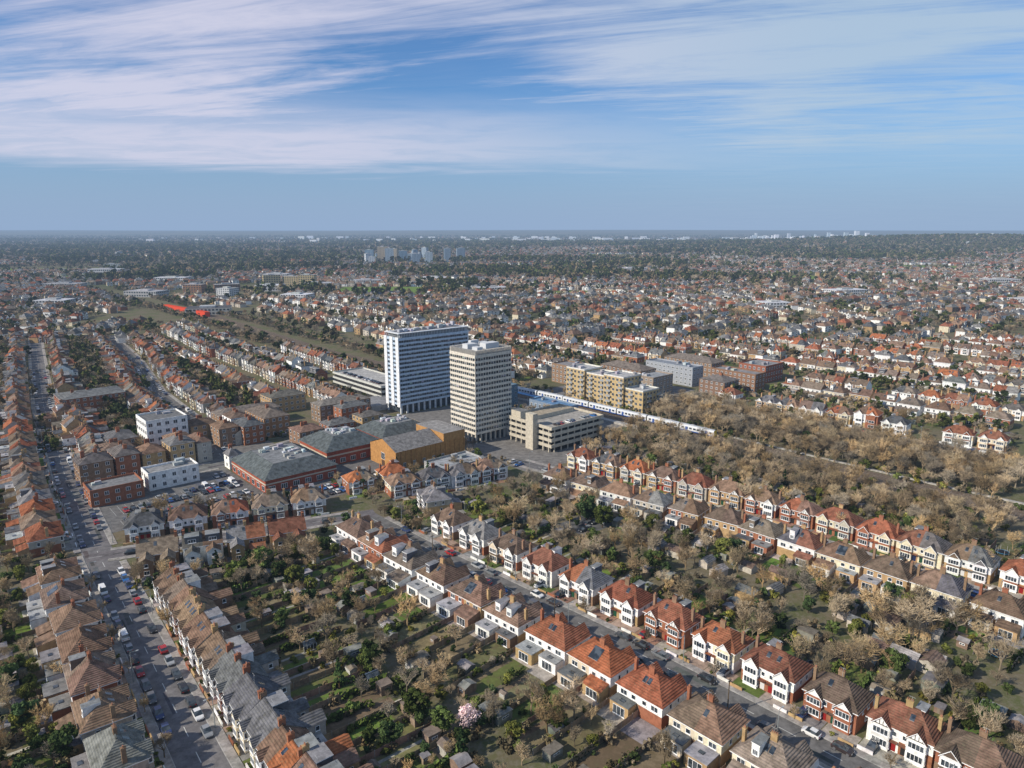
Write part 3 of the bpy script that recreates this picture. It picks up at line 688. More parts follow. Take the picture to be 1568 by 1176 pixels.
for ac in range(432,1400,74):
    k+=1; ln_=[(ac+8*math.sin(k),max(60,ac/4.6)),(ac-6,300),(ac+6,520),(ac,760)]
    if ln_[0][1]>280: ln_=[(ac,ac/4.6),(ac,820)]
    for off,fc in ((10,mT),(-10,pT)):
        b0=ln_[0][1]; bs=[b0,(b0+760)/2,760]
        for u,v in zip(bs,bs[1:]):
            lim=(650-ST*ac)/CT
            v2=min(v,lim)
            if v2-u>12: row((lerp_line(ln_,u)+off,u),(lerp_line(ln_,v2)+off,v2),fc,pal=random.choice(['mix','orange','brown']),gdepth=22,skip=.05,style=random.choice(['semi','semi','terrace']),kind='hip',excl=[(375,462,215,335)])
EX=[(195,262,300,420),(76,104,335,370),(125,195,322,360),(245,310,0,900),(60,100,440,475),(150,176,372,392)]
rows_along(R1,9,322,825,mT,style='terrace',kind='gable',step=11,Wd=10.9,pal='brown',gdepth=16,excl=EX)
rows_along(R1,-9,252,825,pT,style='semi',pal='mix',gdepth=16,excl=EX)
rows_along(ST3,9,330,760,mT,style='terrace',kind='gable',step=10.6,Wd=10.55,pal='orange',gdepth=18,excl=EX)
rows_along(ST3,-9,330,760,pT,style='terrace',kind='gable',step=10.6,Wd=10.55,pal='mix',gdepth=18,excl=EX)
for ac,b0,pl in ((178,366,'brown'),(228,424,'mix')):
    for off,fc in ((8.5,mT),(-8.5,pT)):
        row((ac+off,b0+(14 if off<0 else 0)),(ac+off+4,560),fc,style='terrace',kind='gable',step=11,Wd=10.9,pal=pl,gdepth=12,excl=EX); row((ac+off+4,566),(ac+off+14,740),fc,style='semi',step=13.5,pal='mix',gdepth=14,excl=EX)
for off,fc in ((10,mT),(-10,pT)): row((322+off,350),(322+off,520),fc,pal='mix',gdepth=12)
row((66,376),(66,436),pT,style='terrace',kind='hip',step=12,pal='brown',Wd=11,gdepth=8,excl=EX)
GM.obj('back_gardens'); FM.obj('front_gardens')
print('houses',nh,'t',time.time()-T0)
# ------------------------------------------------------------------ larger buildings (local x = T, y = S)
def ab_obj(mb,name,a,b): x,y=W(a,b); return mb.obj(name,(x,y,0),ANG)
def block(name,a0,a1,b0,b1,h,ns,wall=BBR,win=WHITE,roof=(.2,.2,.205),pitch=None,ww=1.5,sp=3.2,pro=None,balc=False):
    mb=MB(); w,d=(a1-a0)/2,(b1-b0)/2
    mb.box(-w,w,-d,d,0,h,WALL,wall,top=FELT,tcol=roof)
    fh=h/ns
    for (q,L,o) in ((FR,2*w,(0,-d)),(BK,2*w,(0,d)),(LF,2*d,(-w,0)),(RT,2*d,(w,0))):
        n=int(L/sp)
        for j in range(ns):
            for i in range(n):
                u=(i+.5)*L/n-L/2; O=(o[0]+q[0][0]*u,o[1]+q[0][1]*u,j*fh+fh*.32); window(mb,O,*q,ww,fh*.5,1,False,win)
                if balc and i%3==1 and j>0:
                    mb.obox((O[0],O[1],j*fh+.02),*q,-1.6,1.6,0,.16,0,1.3,PAINT,(.5,.48,.42)); mb.obox((O[0],O[1],j*fh+.2),*q,-1.6,1.6,0,.95,1.2,1.28,PAINT,(.30,.32,.34))
    if pitch:
        o=.4; zr=h+pitch; k=min(w,d)+o
        if w>=d: A,B=(-w-o+k,0,zr),(w+o-k,0,zr)
        else: A,B=(0,-d-o+k,zr),(0,d+o-k,zr)
        C=[(-w-o,-d-o,h+.01),(w+o,-d-o,h+.01),(w+o,d+o,h+.01),(-w-o,d+o,h+.01)]
        if w>=d:
            mb.poly([C[0],C[1],B,A],ROOF,roof);mb.poly([C[1],C[2],B],ROOF,roof);mb.poly([C[2],C[3],A,B],ROOF,roof);mb.poly([C[3],C[0],A],ROOF,roof)
        else:
            mb.poly([C[0],C[1],A],ROOF,roof);mb.poly([C[1],C[2],B,A],ROOF,roof);mb.poly([C[2],C[3],B],ROOF,roof);mb.poly([C[3],C[0],A,B],ROOF,roof)
        for _ in range(2): chimney(mb,R(-w*.7,w*.7) if w>=d else R(-.5,.5),R(-d*.7,d*.7) if d>w else R(-.5,.5),h+.5,h+pitch+1,1.4,.8,jit(RBR),True)
    else:
        t=.25
        for x0,x1,y0,y1 in ((-w,w,-d,-d+t),(-w,w,d-t,d),(-w,-w+t,-d+t,d-t),(w-t,w,-d+t,d-t)): mb.box(x0,x1,y0,y1,h+.002,h+.8,WALL,jit(pro or wall,.05))
        for _ in range(int(w*d/40)+1):
            x,y=R(-w*.7,w*.7),R(-d*.7,d*.7); s=R(.8,2); mb.box(x-s,x+s,y-s*.6,y+s*.6,h+.003,h+R(.8,2),FELT,jit((.35,.35,.36),.3))
    return ab_obj(mb,name,(a0+a1)/2,(b0+b1)/2)
def tower(a0,a1,b0,b1,z0,h,ns,spc,pier,npx,npy,sfrac,proud=.35):
    mb=MB(); w,d=(a1-a0)/2,(b1-b0)/2; fh=(h-z0)/ns
    mb.box(-w,w,-d,d,z0-.3,h,GLASS,(0,0,0),top=FELT,tcol=(.25,.25,.25),bottom=True)
    for j in range(ns+1):
        za=z0+j*fh-.35 if j else z0-.5; zb=za+fh*sfrac
        if j==ns: zb=h+1.1
        mb.box(-w-proud,w+proud,-d-proud,-d-.001,za,zb,WALL,spc,bottom=True); mb.box(-w-proud,w+proud,d+.001,d+proud,za,zb,WALL,spc,bottom=True)
        mb.box(-w-proud,-w-.001,-d+.001,d-.001,za,zb,WALL,spc,bottom=True); mb.box(w+.001,w+proud,-d+.001,d-.001,za,zb,WALL,spc,bottom=True)
        # blinds behind some panes
        if j<ns:
            for (q,L,o,n) in ((FR,2*w,(0,-d),npx),(LF,2*d,(-w,0),npy),(RT,2*d,(w,0),npy)):
                for i in range(n):
                    if random.random()<.25:
                        u=(i+.5)*L/n-L/2; hh=fh*R(.12,.4); mb.quadw((o[0]+q[0][0]*u,o[1]+q[0][1]*u,za+fh-hh),*q,-L/n*.45,L/n*.45,0,hh,.02,PAINT,jit((.26,.28,.3),.4))
    for (q,L,o,n) in ((FR,2*w,(0,-d),npx),(BK,2*w,(0,d),npx),(LF,2*d,(-w,0),npy),(RT,2*d,(w,0),npy)):
        for i in range(n+1):
            u=i*L/n-L/2; pw=pier[0]
            mb.obox((o[0]+q[0][0]*u,o[1]+q[0][1]*u,z0),*q,-pw/2,pw/2,-.4,h-z0+.9,0,pier[1],WALL,pier[2])
    return mb,w,d,fh
H2_=41.8
mb,w,d,fh=tower(202,224,256,275,5,H2_,15,(.66,.61,.52),(.22,.28,(.60,.56,.48)),14,12,.46)
mb.box(-w+2,w-2,-d+2,d-2,0,4.7,GLASS,(0,0,0))
for i in range(8):
    for y in (-d+.6,d-.6): x=-w+.6+(2*w-1.2)*i/7; mb.box(x-.4,x+.4,y-.4,y+.4,0,4.6,WALL,(.5,.47,.41))
for i in range(1,6):
    for x in (-w+.6,w-.6): y=-d+.6+(2*d-1.2)*i/6; mb.box(x-.4,x+.4,y-.4,y+.4,0,4.6,WALL,(.5,.47,.41))
for i in range(30):
    for y in (-d-.1,d+.1): x=-w+(2*w)*i/29; mb.box(x-.13,x+.13,y-.25,y+.25,H2_+1.12,H2_+3.4,WALL,(.50,.47,.42))
for i in range(1,25):
    for x in (-w-.1,w+.1): y=-d+(2*d)*i/25; mb.box(x-.25,x+.25,y-.13,y+.13,H2_+1.12,H2_+3.4,WALL,(.50,.47,.42))
mb.box(-w+.5,w-.5,-d+.5,d-.5,H2_+.05,H2_+2.6,FELT,(.26,.26,.26))
for x,y,sx,sy,hh in ((-5,2,3,2,2.2),(3,-3,4,2.4,2.6),(6,5,2,2,1.6),(-6,-5,1.6,2,1.5),(0,5.5,2.4,1,3)): mb.box(x-sx,x+sx,y-sy,y+sy,H2_+2.602,H2_+2.6+hh,PAINT,(.55,.56,.57))
for i in range(9): mb.cyl(R(-8,8),R(-7,7),H2_+2.6,R(46,50),.08,.05,PAINT,(.5,.5,.5))
ab_obj(mb,'concrete_office_tower',213,265.5)
H1_=41.5
mb,w,d,fh=tower(205.5,252.5,327,341,5.5,H1_,15,(.49,.59,.70),(.10,.12,(.36,.45,.54)),30,6,.45,.3)
mb.box(-w+2,w-2,-d+1.5,d-1.5,0,5.2,GLASS,(0,0,0))
for i in range(13):
    for y in (-d+.5,d-.5): x=-w+.6+(2*w-1.2)*i/12; mb.box(x-.45,x+.45,y-.45,y+.45,0,5,WALL,(.6,.62,.64))
for sx in (-1,1):
    for y0,y1 in ((-d-.32,-d+2.6),(-1.5,1.5),(d-2.6,d+.32)):
        mb.box(min(sx*(w+.05),sx*(w+.62)),max(sx*(w+.05),sx*(w+.62)),y0,y1,4,H1_+1.4,WALL,(.74,.75,.76))
for i in range(46):
    for y in (-d+.4,d-.4): x=-w+2*w*i/45; mb.box(x-.12,x+.12,y-.12,y+.12,H1_+1.15,H1_+3.2,PAINT,(.6,.62,.64))
mb.box(-w-.2,w+.2,-d-.2,d+.2,H1_+3.2,H1_+3.6,PAINT,(.62,.64,.66),bottom=True); mb.box(-w+1.2,w-1.2,-d+1.2,d-1.2,H1_+.02,H1_+3.18,FELT,(.16,.17,.18))
mb.box(-w+2,w-2,-d+2,d-2,H1_+3.602,H1_+3.7,FELT,(.18,.18,.19))
for i in range(13): x=-w+4+i*(2*w-8)/12; y=R(-3,3); s=R(.6,1.8); mb.box(x-s,x+s,y-R(.8,1.6),y+1.4,H1_+3.702,H1_+3.7+R(1,2.4),PAINT,jit((.42,.42,.44),.3))
ab_obj(mb,'glass_office_tower',229,334)
mb=MB(); mb.box(-30,32,-12,10,0,3.2,WALL,(.33,.33,.34),top=FELT,tcol=(.24,.24,.245))
ab_obj(mb,'office_podium',226,354)
# multi-storey car park
mb=MB(); w,d=17.5,15; CON=(.50,.45,.36)
for j in range(5):
    z=j*2.8
    if j: mb.box(-w,w,-d,d,z-.3,z,FELT,(.32,.30,.27),bottom=True)
    for (q,L,o) in ((FR,2*w,(0,-d)),(BK,2*w,(0,d)),(LF,2*d,(-w,0)),(RT,2*d,(w,0))):
        if j: mb.obox((o[0],o[1],z-.45),*q,-L/2-.2,L/2+.2,0,1.5,.002,.22,WALL,CON); mb.obox((o[0],o[1],z-.45),(-q[0][0],-q[0][1]),(-q[1][0],-q[1][1]),-L/2+.2,L/2-.2,.46,1.5,.0,.15,WALL,CON)
        if j<4:
            for i in range(8): u=-L/2+L*(i+.5)/8; mb.obox((o[0]+q[0][0]*u,o[1]+q[0][1]*u,z),*q,-.25,.25,0,2.5,-.5,-.02,WALL,CON)
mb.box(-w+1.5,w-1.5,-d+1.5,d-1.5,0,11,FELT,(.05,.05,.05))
mb.box(-w+.8,-w+6,d-8,d-1,11.21,15.2,WALL,CON,top=FELT,tcol=(.2,.2,.2)); mb.box(-w+7,w-3,2,9,11.21,13.2,WALL,CON,top=FELT,tcol=(.34,.29,.22)); mb.box(-w-3.2,-w-.25,-6,-1,0,17,WALL,CON)
for i in range(13):
    x=-w+3+i*2.5; mb.poly([(x-.05,-d+1,11.215),(x+.05,-d+1,11.215),(x+.05,-d+6,11.215),(x-.05,-d+6,11.215)],PAINT,(.6,.6,.6))
ab_obj(mb,'multi_storey_car_park',236.5,237)
for i in (1,2,4,5,8,9,11):
    x,y=W(236.5-17.5+4.2+i*2.5,237-11.5); put('parked_car',random.choice(CARS),(x,y,11.225),ANG+math.pi/2)
mb=MB()
for j in range(3):
    z=3*j+2.7; mb.box(-11,11,-30,30,z-.3,z,FELT,(.38,.37,.35),bottom=True)
    for (q,L,o) in ((FR,22,(0,-30)),(BK,22,(0,30)),(LF,60,(-11,0)),(RT,60,(11,0))): mb.obox((o[0],o[1],z-.4),*q,-L/2,L/2,0,1.3,.002,.2,WALL,(.55,.55,.5))
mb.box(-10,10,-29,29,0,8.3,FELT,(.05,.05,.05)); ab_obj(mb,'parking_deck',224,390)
for i in range(22):
    if random.random()<.7: x,y=W(218,364+i*2.5); put('parked_car',random.choice(CARS),(x,y,8.71),ANG)
# orange brick hall
mb=MB(); OB=(.44,.23,.085); w,d=18,10.5
mb.box(-w,w,-d,d,0,8.5,WALL,OB)
for i in range(15):
    x=-w+2*w*i/14; mb.obox((x,-d,0),(1,0),(0,-1),-.25,.25,0,8.2,0,.25,WALL,jit(OB,.08))
z=8.5; GRf=(.20,.19,.185)
mb.poly([(-w-.4,-d-.4,z),(6,-d-.4,z),(6,0,z+4),(-w-.4,0,z+4)],ROOF,GRf); mb.poly([(-w-.4,d+.4,z),(-w-.4,0,z+4),(6,0,z+4),(6,d+.4,z)],ROOF,GRf)
mb.poly([(-w,-d,z),(-w,0,z+3.8),(-w,d,z)],WALL,OB); mb.poly([(6,-d,z),(6,d,z),(6,0,z+3.9)],WALL,OB)
mb.box(6.5,w+.3,-d-.3,d+.3,z+.002,z+3.6,WALL,(.42,.23,.09),top=FELT,tcol=(.26,.25,.24))
for i in range(5): window(mb,(-w+4+i*5,-d-.25,1.2),*FR,1.4,2,1,False)
window(mb,(-w,0,3),*LF,3,3,3,False); mb.obox((-w,0,.1),*LF,-1.2,1.2,0,2.4,.005,.08,PAINT,(.1,.06,.04))
ab_obj(mb,'orange_brick_hall',170,257.5)
def market(a0,a1,b0,b1,h,pitch,flat):
    mb=MB(); w,d=(a1-a0)/2,(b1-b0)/2; SLc=(.10,.115,.12)
    mb.box(-w,w,-d,d,0,h,WALL,(.32,.095,.06),top=FELT,tcol=(.15,.15,.155)); mb.box(-w-.15,w+.15,-d-.15,d+.15,h*.62,h*.72,PAINT,(.5,.45,.36),bottom=True)
    o=.8; k=flat
    C=[(-w-o,-d-o,h),(w+o,-d-o,h),(w+o,d+o,h),(-w-o,d+o,h)]; D_=[(-w+k,-d+k,h+pitch),(w-k,-d+k,h+pitch),(w-k,d-k,h+pitch),(-w+k,d-k,h+pitch)]
    for i in range(4): mb.poly([C[i],C[(i+1)%4],D_[(i+1)%4],D_[i]],ROOF,jit(SLc,.06)); 
    mb.poly(C[::-1],PAINT,(.4,.4,.4)); mb.poly([(x,y,z-.15) for x,y,z in D_],FELT,(.2,.205,.21))
    for _ in range(16): x,y=R(-w+k+1,w-k-1),R(-d+k+1,d-k-1); s=R(.5,1.4); mb.box(x-s,x+s,y-.8,y+.8,h+pitch-.15,h+pitch+R(.3,1.2),FELT,jit((.42,.43,.44),.3))
    for q,L,O in ((FR,2*w,(0,-d)),(LF,2*d,(-w,0))):
        for i in range(int(L/5)): u=-L/2+5*(i+.5); window(mb,(O[0]+q[0][0]*u,O[1]+q[0][1]*u,.6),*q,2.6,2.1,2,False)
    return ab_obj(mb,'supermarket',(a0+a1)/2,(b0+b1)/2)
market(100,130,258,293,5.5,4,6); market(133,160,272,298,6.5,4.5,7); market(163,190,276,300,6,4,6)
block('white_apartment_block',81,99,345,362,14,4,WHITE,TRIM,(.16,.16,.16),ww=1.9,pro=WHITE)
block('shop_building',46,64,286,298,6,2,RBR,WHITE,(.2,.2,.2)); block('shop_building',67,86,291,301,6.5,2,WHITE,TRIM,(.24,.24,.24))
for a0,a1,b0,b1,h,ns,c in ((48,60,314,326,9,3,BBR),(61,70,314,328,9.5,3,RBR),(71,80,314,326,8.5,3,YBR),(82,92,314,326,10,3,YBR),(93,99,314,328,9,3,PEB),(118,128,326,340,9,3,RBR),(168,184,324,333,10,3,RBR),(108,117,330,342,9,3,BBR),(118,127,342,354,10,3,WHITE),(134,146,300,312,9,3,BBR),(150,164,303,313,8.5,3,RBR),(168,180,303,313,9.5,3,YBR),(100,112,344,356,9,3,YBR),(86,96,326,340,8,3,RBR),(60,72,332,344,8,3,PEB),(64,96,446,468,9,3,RBR),(152,172,374,390,9,3,YBR),(66,78,350,366,7,2,BBR),(100,104,296,302,6,2,WHITE)):
    block('shop_parade',a0,a1,b0,b1,h,ns,jit(c),WHITE,jit(random.choice(ROOF_BR+ROOF_SL)),pitch=R(2,3))
block('brick_apartment_block',130,143,331,355,10,3,(.30,.17,.09),WHITE,(.16,.13,.11),pitch=3)
block('brick_apartment_block',163,193,338,349,9.5,3,(.23,.16,.11),TRIM,(.2,.18,.16),pitch=2.2)
block('brick_apartment_block',118,150,358,370,8,3,BBR,WHITE,(.19,.16,.14),pitch=2.4)
for i,(b0,b1,h) in enumerate(((283,298,18),(268,283.0,16.5),(253,267.9,18),(240,252.9,12))):
    block('beige_apartment_block',306+(i%2)*1.5,322,b0,b1-.05,h,6 if h>15 else 4,(.50,.37,.19),(.42,.40,.36),(.38,.38,.38),sp=2.8,ww=1.8,balc=True,pro=(.66,.64,.58))
block('brick_apartment_block',345,365,262,276,11,4,(.30,.24,.19),TRIM,(.28,.29,.3))
block('grey_apartment_block',386,398,262,300,12,4,(.33,.35,.38),TRIM,(.22,.24,.27)); block('brick_apartment_block',401,413,226,258,11,4,(.24,.14,.09),TRIM,(.24,.23,.23))
block('brick_apartment_block',431,454,236,256,11,3,(.28,.11,.07),TRIM,(.25,.25,.25)); block('brick_apartment_block',420,436,270,310,10,3,(.26,.17,.11),TRIM,(.19,.16,.14),pitch=3)
block('brick_apartment_block',362,378,285,320,10,3,(.24,.15,.10),TRIM,(.18,.15,.13),pitch=3); block('brick_apartment_block',376,392,232,250,9,3,(.22,.14,.10),TRIM,(.17,.15,.14),pitch=3)
block('station_building',268,279,262,290,5,1,(.20,.26,.34),TRIM,(.12,.22,.36)); block('office_building',255,268,300,322,12,4,(.10,.16,.22),(.3,.4,.5),(.2,.25,.3))
block('brick_apartment_block',330,345,300,335,12,4,BBR,TRIM,(.24,.23,.23)); block('workshop',160,182,224,238,4.5,1,(.35,.35,.34),TRIM,(.3,.31,.32))
# ------------------------------------------------------------------ yards and parking
mb=MB()
def yard(a0,a1,b0,b1,z,col=(.15,.145,.14),mat=ASPH):
    mb.poly([(*W(a0,b0),z),(*W(a1,b0),z),(*W(a1,b1),z),(*W(a0,b1),z)],mat,col)
yard(46,99.4,257,300.5,.014); yard(99.5,152,238,271.5,.016); yard(193,262,208,326,.019,(.18,.17,.16)); yard(86,130,300.6,346,.013,(.17,.16,.15)); yard(150,200,299.5,337,.017,(.17,.165,.16)); yard(262,281,230,330,.018,(.19,.18,.17)); yard(164,184,150,163,.021,(.12,.12,.12)); yard(300,380,255,320,.015,(.18,.175,.17))
for b in (259,264.3,274.8,280.1,290):
    for i in range(19):
        a=51+i*2.5; x=.05
        if b>288 and a<89: continue
        mb.poly([(*W(a-x,b-2.4),.028),(*W(a+x,b-2.4),.028),(*W(a+x,b+2.4),.028),(*W(a-x,b+2.4),.028)],PAINT,(.5,.5,.48))
mb.obj('car_park_surface')
for b in (259,264.3,274.8,280.1,290):
    for i in range(19):
        a=52.25+i*2.5
        if a>97 or random.random()<.12 or (b>288 and a<89) or (b>278 and a<66): continue
        x,y=W(a,b); car(x,y,ANG+math.pi/2)
for i in range(19):
    a=104+i*2.5
    if random.random()<.88: x,y=W(a,249-.1*i); car(x,y,ANG+math.pi/2)
    if a>108 and random.random()<.7: x,y=W(a,242.5-.1*i); car(x,y,ANG+math.pi/2)
for i in range(10):
    if i%3: x,y=W(165+i*1.9,155+R(-3,3)); car(x,y,ANG+R(-.2,.2))
for i in range(24):
    x,y=W(random.choice([196.5,255,258]),210+i*4.5); 
    if random.random()<.5: car(x,y,ANG)
def park(pts,off,b0,b1,p=.75):
    b=b0
    while b<b1:
        if random.random()<p and not(210<b<222 and pts is R2):
            a=lerp_line(pts,b); a2=lerp_line(pts,b+5); x,y=W(a+off,b)
            if visible(x,y,5): car(x,y,ANG+math.pi/2+math.atan2(-(a2-a),5))
        b+=R(5.3,6.6)
park(R1,3.2,70,232,.82); park(R1,-3.2,100,232,.75); park(R1,3.2,252,600,.6); park(R1,-3.2,252,600,.6)
park(R2,2.6,25,200,.5); park(R2,-2.6,25,200,.45); park(R4,2.3,40,215,.5); park(R4,-2.3,40,215,.4)
park(ST3,2.9,320,620,.65); park(ST3,-2.9,320,620,.65); park(R5,2.2,90,500,.5); park(R5,-2.2,90,500,.5)
for i in range(9):
    x,y=W(48+i*7+R(-1,1),241-.33*(i*7+9)+2.4*(1 if i%2 else -1)); car(x,y,ANG-.3)
lm=MB(); lm.cyl(0,0,0,7.2,.1,.06,PAINT,(.25,.27,.27),8); lm.box(-.04,1.3,-.04,.04,7.15,7.25,PAINT,(.25,.27,.27),bottom=True); lm.box(1.1,1.75,-.14,.14,7.08,7.2,PAINT,(.4,.42,.42),bottom=True); lmm=lm.mesh('lamp_mesh')
tp=MB(); tp.cyl(0,0,0,8.5,.14,.1,FELT,(.12,.09,.06),8); tp.box(-.7,.7,-.05,.05,7.9,8.02,FELT,(.12,.09,.06),bottom=True); tpm=tp.mesh('pole_mesh')
for pts,b0,b1,o in ((R1,80,600,5.0),(R2,30,205,4.4),(R4,45,215,-4.0),(ST3,325,600,4.8),(R5,90,400,-4)):
    b=b0; s=1
    while b<b1:
        x,y=W(lerp_line(pts,b)+o*s,b); put('street_lamp',lmm,(x,y,.1),ANG+(math.pi if s*o>0 else 0)); b+=28; s=-s
for b in (60,110,160): x,y=W(lerp_line(R2,b)-4.6,b+9); put('telegraph_pole',tpm,(x,y,.1),ANG)
for b in range(100,230,17):
    x,y=W(lerp_line(R1,b)-5.2,b); put('bare_tree',random.choice(BARE),(x,y,0),R(0,6),R(.4,.7))
for b in range(40,200,19):
    x,y=W(lerp_line(R2,b)+4.6,b); put('bare_tree',random.choice(BARE),(x,y,0),R(0,6),R(.4,.65))
# ------------------------------------------------------------------ railway
RL=[(300,20),(295,96),(293,197),(290,295),(276,420),(270,540),(276,680),(283,819),(300,1000)]
mb=MB(); strip(mb,RL,-8.6,8.6,.03,FELT,(.155,.12,.09)); mb.obj('railway_ballast')
mb=MB()
for off in (-6.5,-2.8,2.8,6.5):
    for g in (-.72,.72,1.3): strip(mb,RL,off+g-.06,off+g+.06,.24,PAINT,(.26,.18,.13) if g<1 else (.33,.29,.25))
    for (p0,p1) in zip(RL[:6],RL[1:7]):
        A,B=Vector(W(*p0)),Vector(W(*p1)); d=(B-A); Ld=d.length; d/=Ld; n=Vector((d.y,-d.x)); k=int(Ld/1.4)
        for i in range(k):
            q=A+d*(Ld*i/k)+n*off; a,b,c_,e=q-n*1.3-d*.13,q+n*1.3-d*.13,q+n*1.3+d*.13,q-n*1.3+d*.13
            mb.poly([(v.x,v.y,.12) for v in (a,b,c_,e)],FELT,(.21,.18,.15))
mb.obj('railway_tracks')
mb=MB()
for off,b0,b1,wd in ((-10.8,190,345,1.6),(10.6,190,345,1.4),(10.4,60,190,.6)):
    P=[(lerp_line(RL,b)+0,b) for b in range(b0,b1+1,15)]
    zz=1.0 if wd>1 else .5
    L,Rr=strip(mb,P,off-wd,off+wd,zz,FELT,(.36,.345,.32))
    for S_ in (L,Rr):
        for u,v in zip(S_,S_[1:]): mb.poly([(u.x,u.y,0),(v.x,v.y,0),(v.x,v.y,zz),(u.x,u.y,zz)],FELT,(.36,.34,.31))
mb.obj('station_platform')
mb=MB(); mb.box(-1.6,1.6,-25,25,4,4.2,FELT,(.15,.3,.5),bottom=True)
for i in range(8): mb.cyl(0,-24+i*6.8,1,4,.1,.1,PAINT,(.5,.5,.5))
x,y=W(lerp_line(RL,300)-10.5,300); mb.obj('platform_canopy',(x,y,0),ANG+.03)
def coach(end):
    mb=MB(); L=9.8; w=1.4
    prof=[(-w*.92,.55),(-w,1.1),(-w,2.9),(-w*.8,3.55),(-w*.4,3.8),(w*.4,3.8),(w*.8,3.55),(w,2.9),(w,1.1),(w*.92,.55)]
    cols=[(.06,.12,.35),(.68,.70,.72),(.60,.62,.64),(.45,.47,.49),(.45,.47,.49),(.45,.47,.49),(.60,.62,.64),(.68,.70,.72),(.06,.12,.35)]
    for i in range(9):
        (a,za),(b,zb)=prof[i],prof[i+1]; mb.poly([(a,-L,za),(a,L,za),(b,L,zb),(b,-L,zb)],CARP,cols[i])
    for s in (-1,1): mb.poly([(a,s*L,z) for a,z in prof],CARP,(.75,.5,.05) if end else (.1,.1,.1))
    for s in (-1,1):
        q=(( 0,s),(s,0))
        for i in range(8):
            y=-8+i*2.28
            mb.obox((s*w,y,1.75),*q,-.75,.75,0,.9,.005,.03,GLASS,(0,0,0))
        for y in (-5.7,5.7): mb.obox((s*w,y+.05,.75),*q,-.65,.65,0,2.05,.035,.06,PAINT,(.05,.1,.3))
    for y in (-7,7): mb.box(-1.1,1.1,y-1.3,y+1.3,.25,.75,FELT,(.04,.04,.04))
    for y in (-4,3): mb.box(-.6,.6,y-1,y+1,3.802,4.0,PAINT,(.4,.41,.42))
    return mb
e=bpy.data.objects.new('passenger_train',None); sc.collection.objects.link(e)
cm=[coach(True).mesh('coach'),coach(False).mesh('coach')]
for i in range(8):
    b=196+i*20.3; a=lerp_line(RL,b)+3.0; x,y=W(a,b); a2=lerp_line(RL,b+10)-lerp_line(RL,b-10); o=put('coach',cm[0] if i in(0,7) else cm[1],(x,y,.25),ANG+math.atan2(-a2,20)); o.parent=e
# ------------------------------------------------------------------ landmark mid/far buildings (world x,y)
def wblock(name,x0,x1,y0,y1,h,ns,c,roof=(.3,.3,.3),rot=0):
    mb=MB(); w,d=(x1-x0)/2,(y1-y0)/2; mb.box(-w,w,-d,d,0,h,WALL,c,top=FELT,tcol=roof)
    fh=h/ns
    for j in range(ns):
        for (q,L,o) in ((FR,2*w,(0,-d)),(LF,2*d,(-w,0)),(RT,2*d,(w,0))):
            n=max(1,int(L/4))
            for i in range(n): u=(i+.5)*L/n-L/2; mb.quadw((o[0]+q[0][0]*u,o[1]+q[0][1]*u,j*fh+fh*.3),*q,-1.3,1.3,0,fh*.5,.08,GLASS,(0,0,0))
    mb.box(-w*.4,w*.3,-d*.4,d*.4,h+.002,h+2,FELT,jit((.4,.4,.4)))
    x,y=(x0+x1)/2,(y0+y1)/2; return mb.obj(name,(x,y,float(zt(x,y))),rot)
KEEP=[]   # footprints kept clear of houses and trees: x0,x1,y0,y1
wblock('dark_roof_warehouse',-395,-345,850,885,8,2,(.5,.48,.42),(.10,.10,.105),.3)
mb=MB(); mb.box(-62,62,-3,3,0,6,PAINT,(.60,.07,.03)); mb.obj('red_trackside_shed',(-402,875,0),math.atan2(-120,125))
for x0,x1,y,h,c in ((-455,-425,1300,20,(.5,.4,.22)),(-420,-392,1310,17,(.52,.42,.24)),(-388,-360,1300,20,(.5,.4,.22)),(-530,-500,1150,14,(.3,.17,.1)),(-495,-455,1180,12,(.3,.17,.1)),(-455,-430,1100,12,(.6,.6,.6))): wblock('apartment_block',x0,x1,y,y+22,h,int(h/3),c,(.3,.3,.3),R(-.5,.5))
WH=[(-975,-905,1650,12),(-590,-535,1083,9),(-370,-320,1250,9),(-300,-250,1340,8),(-430,-385,1190,10),(500,560,1120,8),(330,365,930,7),(900,960,1350,9),(-700,-640,1400,9),(-180,-130,1420,8),(-640,-600,950,8),(60,120,1600,9),(-520,-470,1500,10),(-60,-10,1180,7),(-820,-760,1250,8),(260,330,1750,9),(700,760,980,7),(-340,-300,1050,7)]
for x0,x1,y,h in WH:
    g=R(.35,.65); wblock('warehouse',x0,x1,y,y+30,h,2,(g,g,g),(g*.95,g*.95,g),R(-.3,.3)); KEEP.append((x0-12,x1+12,y-14,y+44))
for i in range(20):
    x=R(-490,-130); y=R(2100,2450); h=R(20,50); wd=R(7,15); wblock('tower_block',x-wd,x+wd,y-8,y+8,h,int(h/3),random.choice([(.40,.48,.55),(.6,.63,.66),(.3,.38,.46),(.45,.38,.28),(.25,.36,.46)]),(.4,.4,.4),R(-.6,.6))
for i in range(16):
    y=R(1500,4200); x=R(-.7,.72)*y; h=R(9,16); wd=R(9,20); wblock('apartment_block',x-wd,x+wd,y-7,y+7,h,int(h/3),random.choice([(.5,.5,.48),(.45,.35,.22),(.28,.17,.11),(.42,.44,.46)]),(.3,.3,.3),R(-.8,.8))
mb=MB()
